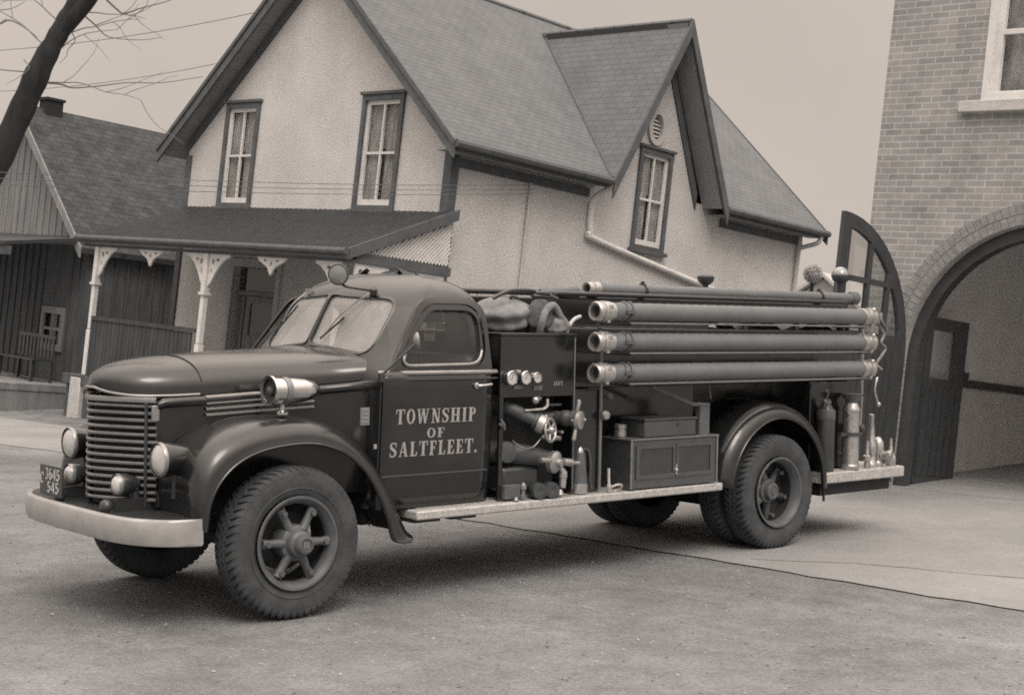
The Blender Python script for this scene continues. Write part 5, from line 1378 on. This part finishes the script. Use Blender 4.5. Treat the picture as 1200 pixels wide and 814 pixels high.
for k in range(3):
    a = 2*math.pi*k/3; q.sphere((-2.06+.05*math.cos(a),1.01,1.165+.06*math.sin(a)), .016, 8, 6)
q.build('outlet_cap', M['brass'], dv, smooth=45, weld=False)
valve_wheel((-2.13,1.01,1.12), (-.35,.9,.1), .082, dv, M['brass'])
q = MB(); q.tube(spline([(-1.83,.94,1.05),(-1.90,.96,1.0),(-2.0,.97,1.0),(-2.08,.98,1.07)], 6), .006, 6); q.build('chain', M['grillebar'], dv, smooth=60)
q = MB(); q.rod((-1.93,.95,1.262),(-2.11,.95,1.268),.011); q.tube(spline([(-2.11,.95,1.268),(-2.15,.95,1.29),(-2.16,.94,1.34)],4), .013, 8); q.sphere((-2.03,.955,1.335), .028, 12, 8); q.rod((-2.04,.94,1.335),(-2.12,.90,1.345),.02); q.build('control_lever', M['brass'], dv, smooth=45, weld=False)
q = MB(); q.rod((-2.28,.72,1.20),(-2.34,.93,1.195),.05,14); q.lathe([(.05,0),(.06,.01),(.06,.05),(.052,.06),(.052,.08),(.064,.085),(.066,.13),(.04,.14)], (-2.33,.92,1.195), (-.35,.8,0), 18); q.box((-2.18,.86,1.285),(-2.34,.9,1.30)); q.rod((-2.14,.80,1.20),(-2.33,.86,1.20),.04,12)
gv = q.build('gate_valve', M['rimdark'], T, smooth=45, weld=False)
q = MB(); q.lathe([(.05,0),(.068,.01),(.068,.045),(.055,.05),(.001,.052)], (-2.375,1.02,1.185), (-.35,.8,0), 18, cap=False); q.tube([(-2.37,1.03,1.23),(-2.385,1.04,1.32),(-2.38,1.04,1.335)], [.014,.018,.012], 8); q.tube([(-2.37,1.03,1.14),(-2.34,1.04,1.05),(-2.335,1.04,1.035)], [.014,.018,.012], 8)
for k in range(6):
    a = 2*math.pi*k/6; q.sphere((-2.385+.062*math.cos(a),1.04,1.185+.062*math.sin(a)), .013, 8, 6)
q.build('valve_bonnet', M['brass'], gv, smooth=45, weld=False)
q = MB(); q.rod((-2.20,.85,1.05),(-2.30,.95,1.05),.022); q.sphere((-2.19,.97,1.055), .018, 8, 6); q.rod((-2.30,.9,1.09),(-2.26,1.0,1.10),.012); q.build('drain_cock', M['grillebar'], T, smooth=45, weld=False)
q = MB(); q.tube([(-1.78,.66,.95),(-1.84,.82,.955),(-2.05,.90,.93),(-2.18,.95,.90)], [.085,.085,.075,.06], 14); q.lathe([(.07,-.03),(.075,0),(.075,.03),(.05,.035)], (-1.80,.90,.965), (.2,.9,.1), 16)
iv = q.build('suction_inlet', M['rimdark'], T, smooth=45, weld=False)
q = MB(); q.lathe([(.07,0),(.082,.01),(.082,.05),(.06,.065),(.035,.07),(.03,.10),(.001,.105)], (-2.19,.955,.885), (-.25,.9,-.08), 22, cap=False); q.tube([(-2.17,1.0,.90),(-2.08,1.03,.905),(-2.02,1.03,.91)], [.016,.022,.020], 10); q.tube([(-2.26,1.02,.885),(-2.33,1.03,.875),(-2.36,1.03,.872)], [.028,.03,.014], 10); q.rod((-2.36,1.03,.872),(-2.41,1.03,.868),.014)
q.tube([(-2.27,.97,.85),(-2.29,.99,.80),(-2.28,.99,.69)], [.022,.03,.026], 12); q.lathe([(.034,0),(.034,.03)], (-2.285,.99,.765), (0,0,1), 12); q.lathe([(.024,0),(.030,.01),(.016,.05)], (-2.27,.98,.63), (0,0,1), 12)
q.build('inlet_valve', M['brass'], iv, smooth=45, weld=False)
q = MB(); q.box((-1.76,.72,.68),(-2.12,.92,.86)); q.build('pump_casing', M['black'], T, bevel=.03)
q = MB(); q.box((-1.75,.90,.635),(-1.90,.96,.735)); q.build('drain_screen', M['rim'], T, bevel=.004)
q = MB(); q.lathe([(.02,0),(.024,.01),(.024,.03),(.016,.035),(.016,.07),(.024,.075),(.024,.10),(.012,.12)], (-1.92,.965,.625), (0,0,1), 12); q.lathe([(.018,0),(.022,.01),(.01,.03)], (-1.835,.985,.62), (0,0,1), 12); q.build('relief_valve', M['grillebar'], T, smooth=45, weld=False)
for x in (-2.03,-2.15):
    q = MB(); q.lathe([(.030,.012),(.055,.012),(.06,.0),(.06,-.08),(.05,-.1)], (x-.02,1.0,.68), (.3,.9,0), 18, cap=False); q.lathe([(.031,.011),(.001,.006)], (x-.02,1.0,.68), (.3,.9,0), 14, cap=False); q.build('drain_port', M['rimdark'], T, smooth=45, weld=False)
q = MB(); q.lathe([(.012,0),(.012,.02)], (-1.715,.93,1.17), (0,1,0), 8); q.tube([(-1.715,.94,1.21),(-1.735,.95,1.17),(-1.745,.95,1.13)], [.007,.013,.008], 8); q.build('hook', M['rim'], T, smooth=45, weld=False)
# foot valve handle on the running board
q = MB(); q.tube([(-2.80,.95,.80),(-2.80,.955,.68)], .011, 8); q.tube([Vector((-2.85,.97,.645)) + Vector((.065*math.cos(a), .03*math.sin(a)*1.4, .035*math.sin(a))) for a in [2*math.pi*k/18 for k in range(18)]], .009, 6, closed=True); q.rod((-2.80,.955,.68),(-2.80,.96,.625),.018); q.build('foot_lever', M['lens'], T, smooth=45, weld=False)
# rear lamps
def lamp(p_, r, up=1):
    p_ = Vector(p_); q = MB(); q.tube([p_-Vector((0,0,.20)), p_-Vector((0,0,r*.6))], [.018,.03], 8); q.lathe([(r*.4,-r*.9),(r*.85,-r*.5),(r*1.02,.0),(r*.98,.01)], p_, (0,0,1), 18, cap=False); o = q.build('deck_lamp', M['black'], T, smooth=50, weld=False)
    return o, p_
o, p_ = lamp((-6.13,.60,2.36), .085); q = MB(); q.sphere(p_, .084, 18, 10, lo=0, hi=90); q.build('lens', M['lensgrey'], o, smooth=60)
o, p_ = lamp((-5.80,-.75,2.34), .085); q = MB(); q.sphere(p_+Vector((0,0,.005)), .08, 14, 6, (1,1,.3), lo=0, hi=90); q.build('lens', M['rimdark'], o, smooth=60)
# hose trays and straps (bolted to the body)
HZs = [1.985, 1.76, 1.53]
for z in HZs:
    for s in (1, -1):
        q = MB(); q.box((-2.82,s*1.075,z-.088),(-5.92,s*1.125,z-.076)); tr_ = q.build('hose_tray', M['trim'] if s == 1 else M['paint'], T)
        for x in (-2.86,-5.80):
            q = MB(); q.box((x-.02,s*.78,z-.10),(x+.02,s*1.12,z-.09)); q.build('tray_arm', M['black'], tr_)
# --- things carried on the engine
def carried(name, p_, label, cat, group=None):
    e = empty(name, T_LOC + T_ROT.to_matrix() @ Vector(p_), T_ROT); return tag(e, label, cat, group)
def suction_hose(z, y, label, x0=-2.47, x1=-5.92, r=.068):
    o = carried('suction_hose', (x0, y, z), label, 'suction hose', 'hard suction hoses along the side' if y > 0 else 'hard suction hoses on the far side')
    L_ = x0 - x1
    q = MB(); prof = [(r*.9, .10)]
    n_ = 90
    for k in range(n_+1): prof.append((r + .0016*math.sin(k*2.1), .12 + (L_-.24)*k/n_))
    prof.append((r*.9, L_-.10)); q.lathe(prof, (0,0,0), (-1,0,0), 28); q.build('hose', M['hose'], o, smooth=60)
    q = MB(); q.lathe([(r*.74,.06),(r*.74,.0),(r*.98,-.004),(r*1.10,.008),(r*1.10,.032),(r*1.02,.036),(r*1.02,.05),(r*1.14,.054),(r*1.14,.125),(r*1.03,.13),(r*1.03,.165)], (0,0,0), (-1,0,0), 28, cap=False)
    for k in range(4):
        a = 2*math.pi*k/4+.5; q.box(Vector((-.10,r*1.15*math.cos(a),r*1.15*math.sin(a)))-Vector((.015,.012,.012)), Vector((-.10,r*1.15*math.cos(a),r*1.15*math.sin(a)))+Vector((.015,.012,.012)))
    cpl = q.build('coupling', M['brass'], o, smooth=40, weld=False)
    q = MB(); q.lathe([(r*.75,.05),(.001,.055)], (0,0,0), (-1,0,0), 24, cap=False); q.build('bore', M['dark'], cpl)
    q = MB(); q.lathe([(r*1.03,L_-.17),(r*1.14,L_-.165),(r*1.14,L_-.10),(r*1.02,L_-.095),(r*1.02,L_-.07),(r*1.2,L_-.065),(r*1.2,L_-.01),(r*.6,L_)], (0,0,0), (-1,0,0), 28, cap=False)
    for k in range(3):
        a = 2*math.pi*k/3+.9; q.sphere((-(L_-.04), r*1.2*math.cos(a), r*1.2*math.sin(a)), .022, 8, 6)
    q.build('coupling', M['brass'], o, smooth=40, weld=False)
    q = MB()
    for x in (.27,.33):
        q.tube([Vector((-x-.02*math.sin(a), (r+.004)*math.cos(a), (r+.004)*math.sin(a))) for a in [2*math.pi*k/24 for k in range(24)]], .010, 6, closed=True)
    q.box((-.255,r*.7,-.012),(-.345,r+.022,.012)); q.build('strap', M['rim'], o, smooth=50, weld=False)
    return o
for z, lab in zip(HZs, ('topmost of the three thick suction hoses along the near side of the fire engine', 'middle one of the three thick suction hoses along the near side of the fire engine', 'lowest of the three thick suction hoses, just above the rear fender')):
    suction_hose(z, 1.10, lab)
# smaller hose and pike pole on the top rail
o = carried('booster_hose', (-2.74,.73,2.155), 'thinner hose with a plated coupling lying on the top rail above the suction hoses', 'hose')
q = MB(); q.lathe([(.046 + .001*math.sin(k*1.9), .10 + 3.30*k/80) for k in range(81)], (0,0,0), (-1,0,0), 20); q.build('hose', M['hose'], o, smooth=60)
q = MB(); q.lathe([(.036,.05),(.036,0),(.052,-.003),(.055,.01),(.055,.04),(.048,.045),(.06,.05),(.06,.11),(.048,.12)], (0,0,0), (-1,0,0), 22, cap=False); c1 = q.build('coupling', M['brass'], o, smooth=40)
q = MB(); q.lathe([(.037,.04),(.001,.045)], (0,0,0), (-1,0,0), 18, cap=False); q.build('bore', M['dark'], c1)
q = MB(); q.lathe([(.05,3.36),(.06,3.37),(.06,3.45),(.04,3.46)], (0,0,0), (-1,0,0), 20, cap=False); q.build('coupling', M['rim'], o, smooth=40)
q = MB()
for x in (.62, 2.9):
    q = MB(); q.tube([Vector((-x, .056*math.cos(a), .056*math.sin(a))) for a in [2*math.pi*k/20 for k in range(20)]], .010, 6, closed=True); q.box((-x-.012,-.012,.05),(-x+.012,.012,.075))
    q.build('clamp', M['black'], o, smooth=50, weld=False)
o = carried('pike_pole', (-2.35,.80,2.115), 'dark slim pike pole lying under the thin top hose', 'pike pole')
q = MB(); q.tube([(0,0,0),(-3.6,0,.0)], .018, 10); q.build('shaft', M['black'], o, smooth=60)
q = MB(); q.tube([(.0,0,0),(.12,0,0),(.2,0,.0)], [.022,.018,.004], 8); q.tube(spline([(.05,0,0),(.07,.03,-.02),(.02,.05,-.04)],4), .008, 6); q.build('head', M['rim'], o, smooth=50, weld=False)
o = carried('handline_nozzle', (-2.22,.735,2.125), 'grey nozzle resting on the rail in front of the thin top hose', 'nozzle')
q = MB(); q.lathe([(.018,-.02),(.022,0),(.026,.1),(.036,.2),(.046,.30),(.046,.36),(.03,.38)], (-.05,0,0), (-1,0,0), 16); q.build('barrel', M['rim'], o, smooth=50)
q = MB(); q.tube(spline([(.02,0,0),(.12,.0,.005),(.25,-.03,-.005),(.36,-.08,-.06)],5), .016, 8); q.build('hose_tail', M['black'], o, smooth=50)
# far side: rail, ladder
o = carried('ladder', (-2.3,-.86,1.9), 'wooden ladder carried upright along the far side of the hose body', 'ladder')
for z in (.0, .24):
    q = MB(); q.tube([(.7,0,z),(-3.7,0,z)], .026, 8); q.build('rail', M['black'], o, smooth=50)
q = MB()
for k in range(14): q.rod((.55-k*.31,0,.02),(.55-k*.31,0,.22),.014,6)
q.build('rungs', M['dimwood'], o, weld=False)
# canvas bundles, coil, and folded hose
def lump(m, o, sx, sy, sz, seed, amp=.16, n=26):
    rr = random.Random(seed); ph = [(rr.uniform(2,6), rr.uniform(2,6), rr.uniform(2,6), rr.uniform(0,6)) for _ in range(5)]
    rows = []
    for i in range(n+1):
        t = rad(-90 + 180*i/n); r_ = []
        for k in range(n*2):
            a = math.pi*k/n; d = Vector((math.cos(t)*math.cos(a), math.cos(t)*math.sin(a), math.sin(t)))
            f = 1 + amp*sum(math.sin(p0*d.x+p1*d.y+p2*d.z+p3) for p0,p1,p2,p3 in ph)/2.5 + .03*math.sin(11*a + 5*t)
            r_.append(Vector(o) + Vector((d.x*sx*f, d.y*sy*f, max(-.95, d.z)*sz*f)))
        rows.append(r_)
    m.grid(rows, closed=True, cap=True)
o = carried('canvas_bag', (-2.06,.55,1.82), 'large light canvas bag slumped on the deck right behind the cab', 'bag')
q = MB(); lump(q, (0,0,.105), .22, .25, .125, 3, .22); q.build('bag', M['canvas'], o, smooth=70)
q = MB(); q.tube(spline([(-.02,.05,.20),(.0,.08,.26),(-.05,.1,.25),(-.07,.08,.19)],5), .012, 6); q.build('tie', M['canvasd'], o, smooth=60)
o = carried('folded_coat', (-2.21,.80,1.82), 'dark crumpled coat between the canvas bag and a light bundle on the deck', 'coat')
q = MB(); lump(q, (0,0,.10), .12, .09, .125, 8, .25); q.build('cloth', M['canvasd'], o, smooth=70); 
q = MB(); q.tube(spline([(.06,.05,.0),(.08,.10,.09),(.03,.09,.17),(-.05,.08,.20),(-.12,.08,.12),(-.18,.09,.05)],5), .028, 10); q.build('sleeve', M['canvas'], o, smooth=60)
o = carried('canvas_bundle', (-2.33,.84,1.82), 'small light round canvas bundle beside the curved hook on the deck edge', 'bundle')
q = MB(); lump(q, (0,0,.055), .12, .07, .075, 14, .12); q.build('roll', M['canvas'], o, smooth=70)
o = carried('curved_spanner', (-2.47,.86,1.822), 'pale curved spanner handle standing on the deck edge', 'spanner')
q = MB(); q.tube(spline([(.06,0,.0),(.03,0,.05),(-.02,0,.10),(-.09,0,.125)],6), [.016]*18+[.010], 8); q.build('handle', M['gauge'], o, smooth=60)
o = carried('folded_hose', (-5.0,0,1.86), 'pale folded fire hose layered in the open hose bed', 'fire hose')
for i in range(9):
    q = MB(); y = -.62 + i*.155; pts = []
    for k in range(60):
        t = k/59; pts.append((lerp(.80,-1.0,t), y + .03*math.sin(t*9+i), .17 + .028*math.sin(t*17+i*1.7) + .02*math.sin(t*41+i)))
    rows = [[Vector(p_) + Vector((0, dy, dz_)) for p_ in pts] for dy, dz_ in ((-.07,-.13),(-.072,-.02),(-.05,.02),(.0,.03),(.05,.02),(.072,-.02),(.07,-.13))]
    q.grid(rows); q.build('hose_fold', M['canvas'], o, smooth=70)
# on the running board
o = carried('extinguisher', (-2.535,.90,.625), 'cone shaped dark soda acid extinguisher standing on the running board beside the pump', 'extinguisher')
q = MB(); q.lathe([(.001,0),(.068,.0),(.068,.07),(.066,.072)], (0,0,0), (0,0,1), 22, cap=False); q.build('base_band', M['brass'], o, smooth=40)
q = MB(); q.lathe([(.063,.07),(.060,.12),(.052,.22),(.042,.29),(.036,.305)], (0,0,0), (0,0,1), 22, cap=False); q.build('body', M['rim'], o, smooth=50)
q = MB(); q.lathe([(.036,.300),(.030,.33),(.016,.345),(.014,.36)], (0,0,0), (0,0,1), 18); q.tube([Vector((.022*math.cos(a), 0, .378+.022*math.sin(a))) for a in [2*math.pi*k/14 for k in range(14)]], .007, 6, closed=True); q.build('cap', M['brass'], o, smooth=50, weld=False)
q = MB(); q.tube(spline([(-.02,.01,.33),(-.075,.02,.31),(-.09,.03,.2),(-.08,.04,.08),(-.085,.05,.03)],5), .013, 8); q.build('tube', M['rubber'], o, smooth=50)
# rear step load
o = carried('extinguisher', (-5.58,.885,.614), 'dark cylindrical extinguisher with pale collar standing just behind the rear fender', 'extinguisher')
q = MB(); q.lathe([(.001,0),(.078,0),(.08,.02),(.08,.52),(.07,.55),(.04,.60)], (0,0,0), (0,0,1), 22); q.build('body', M['black'], o, smooth=45)
q = MB(); q.lathe([(.0815,.46),(.083,.465),(.083,.53),(.074,.55)], (0,0,0), (0,0,1), 22, cap=False); q.build('collar', M['rim'], o, smooth=45)
q = MB(); q.lathe([(.04,.595),(.045,.62),(.028,.64)], (0,0,0), (0,0,1), 16); q.tube([(-.0,.0,.64),(.0,.02,.70),(.04,.03,.72)], .012, 6); q.build('cap', M['grillebar'], o, smooth=45, weld=False)
o = carried('extinguisher', (-5.915,.915,.614), 'tall bright polished extinguisher with a flared top standing on the rear step', 'extinguisher')
q = MB(); q.lathe([(.001,0),(.076,0),(.082,.006),(.082,.035),(.076,.04),(.074,.055),(.074,.52),(.08,.525),(.08,.545),(.066,.57),(.055,.60)], (0,0,0), (0,0,1), 26, cap=False); q.build('body', M['brass'], o, smooth=45)
q = MB(); q.lathe([(.055,.595),(.06,.62),(.095,.665),(.098,.68),(.02,.685)], (0,0,0), (0,0,1), 24); q.build('flared_cap', M['rim'], o, smooth=45)
q = MB(); q.lathe([(.076,.30),(.086,.302),(.086,.335),(.076,.337)], (0,0,0), (0,0,1), 24, cap=False); q.box((.075,-.02,.305),(.17,.02,.332)); q.box((-.075,-.02,.305),(-.15,.02,.332)); q.sphere((-.165,0,.36), .03, 10, 8, (1,1,1.4)); q.build('holding_band', M['rimdark'], o, smooth=45, weld=False)
q = MB(); q.tube([(.06,.03,.50),(.075,.02,.52),(.06,-.03,.535)], .012, 6); q.build('lug', M['brass'], o)
o = carried('playpipe_nozzle', (-6.27,.885,.614), 'tallest plated tapered nozzle standing on the rear step', 'nozzle')
q = MB(); q.lathe([(.001,0),(.06,0),(.062,.03),(.045,.05),(.042,.12),(.05,.16),(.05,.2),(.036,.235),(.030,.33),(.020,.44),(.024,.445),(.024,.48),(.018,.485),(.018,.47),(.001,.468)], (0,0,0), (0,0,1), 22, cap=False); q.build('barrel', M['brass'], o, smooth=45)
q = MB(); q.tube([(.04,.03,.10),(.085,.04,.16),(.085,.035,.2),(.04,.02,.22)], .012, 8); q.tube([(-.04,-.02,.10),(-.085,-.0,.16),(-.085,.0,.2),(-.04,0,.22)], .012, 8); q.build('handles', M['rim'], o, smooth=50, weld=False)
o = carried('hydrant_gate', (-6.41,.865,.614), 'short plated double valve between the two upright nozzles on the rear step', 'valve')
q = MB(); q.lathe([(.001,0),(.05,0),(.05,.04),(.04,.05),(.045,.1),(.055,.13),(.055,.17),(.05,.22),(.03,.26),(.001,.27)], (0,0,0), (0,0,1), 20, cap=False); q.lathe([(.04,0),(.045,.06),(.05,.065),(.05,.1),(.03,.11)], (0,0.03,.10), (-.4,.9,0), 18); q.build('body', M['brass'], o, smooth=45, weld=False)
o = carried('small_nozzle', (-6.14,.935,.614), 'short thin plated nozzle at the left front edge of the rear step', 'nozzle')
q = MB(); q.lathe([(.001,0),(.022,0),(.022,.06),(.04,.075),(.04,.11),(.024,.12),(.015,.2),(.011,.25),(.001,.25)], (0,0,0), (0,0,1), 16, cap=False); q.build('barrel', M['brass'], o, smooth=45)
o = carried('small_nozzle', (-6.565,.90,.614), 'squat plated nozzle at the rear corner of the step', 'nozzle')
q = MB(); q.lathe([(.001,0),(.045,0),(.05,.03),(.05,.075),(.036,.10),(.02,.13),(.015,.19),(.011,.25),(.001,.25)], (0,0,0), (0,0,1), 16, cap=False); q.build('barrel', M['brass'], o, smooth=45)
o = carried('hose_spanner', (-6.10,1.03,1.53), 'slim pale hose spanner hanging below the rear end of the lowest suction hose', 'spanner')
q = MB(); q.tube(spline([(-.03,.0,-.09),(.0,.01,-.12),(.02,.01,-.2),(-.02,.01,-.29),(-.04,.01,-.32)],5), .012, 8); q.sphere((-.045,.01,-.33), .024, 10, 8); q.build('handle', M['brass'], o, smooth=60, weld=False)
o = carried('rope_lashing', (-5.97,1.10,1.74), 'pale rope tying the rear ends of the suction hoses together', 'rope')
q = MB(); q.tube(spline([(.02,.03,.20),(-.05,.06,.10),(.0,.07,.02),(-.10,.05,-.03),(-.02,.06,-.10),(.03,.05,-.17),(-.02,.07,-.22)],6), .012, 6); q.tube(spline([(-.02,.05,.28),(.02,.08,.22),(-.05,.07,.17)],5), .012, 6); q.build('rope', M['canvas'], o, smooth=60, weld=False)
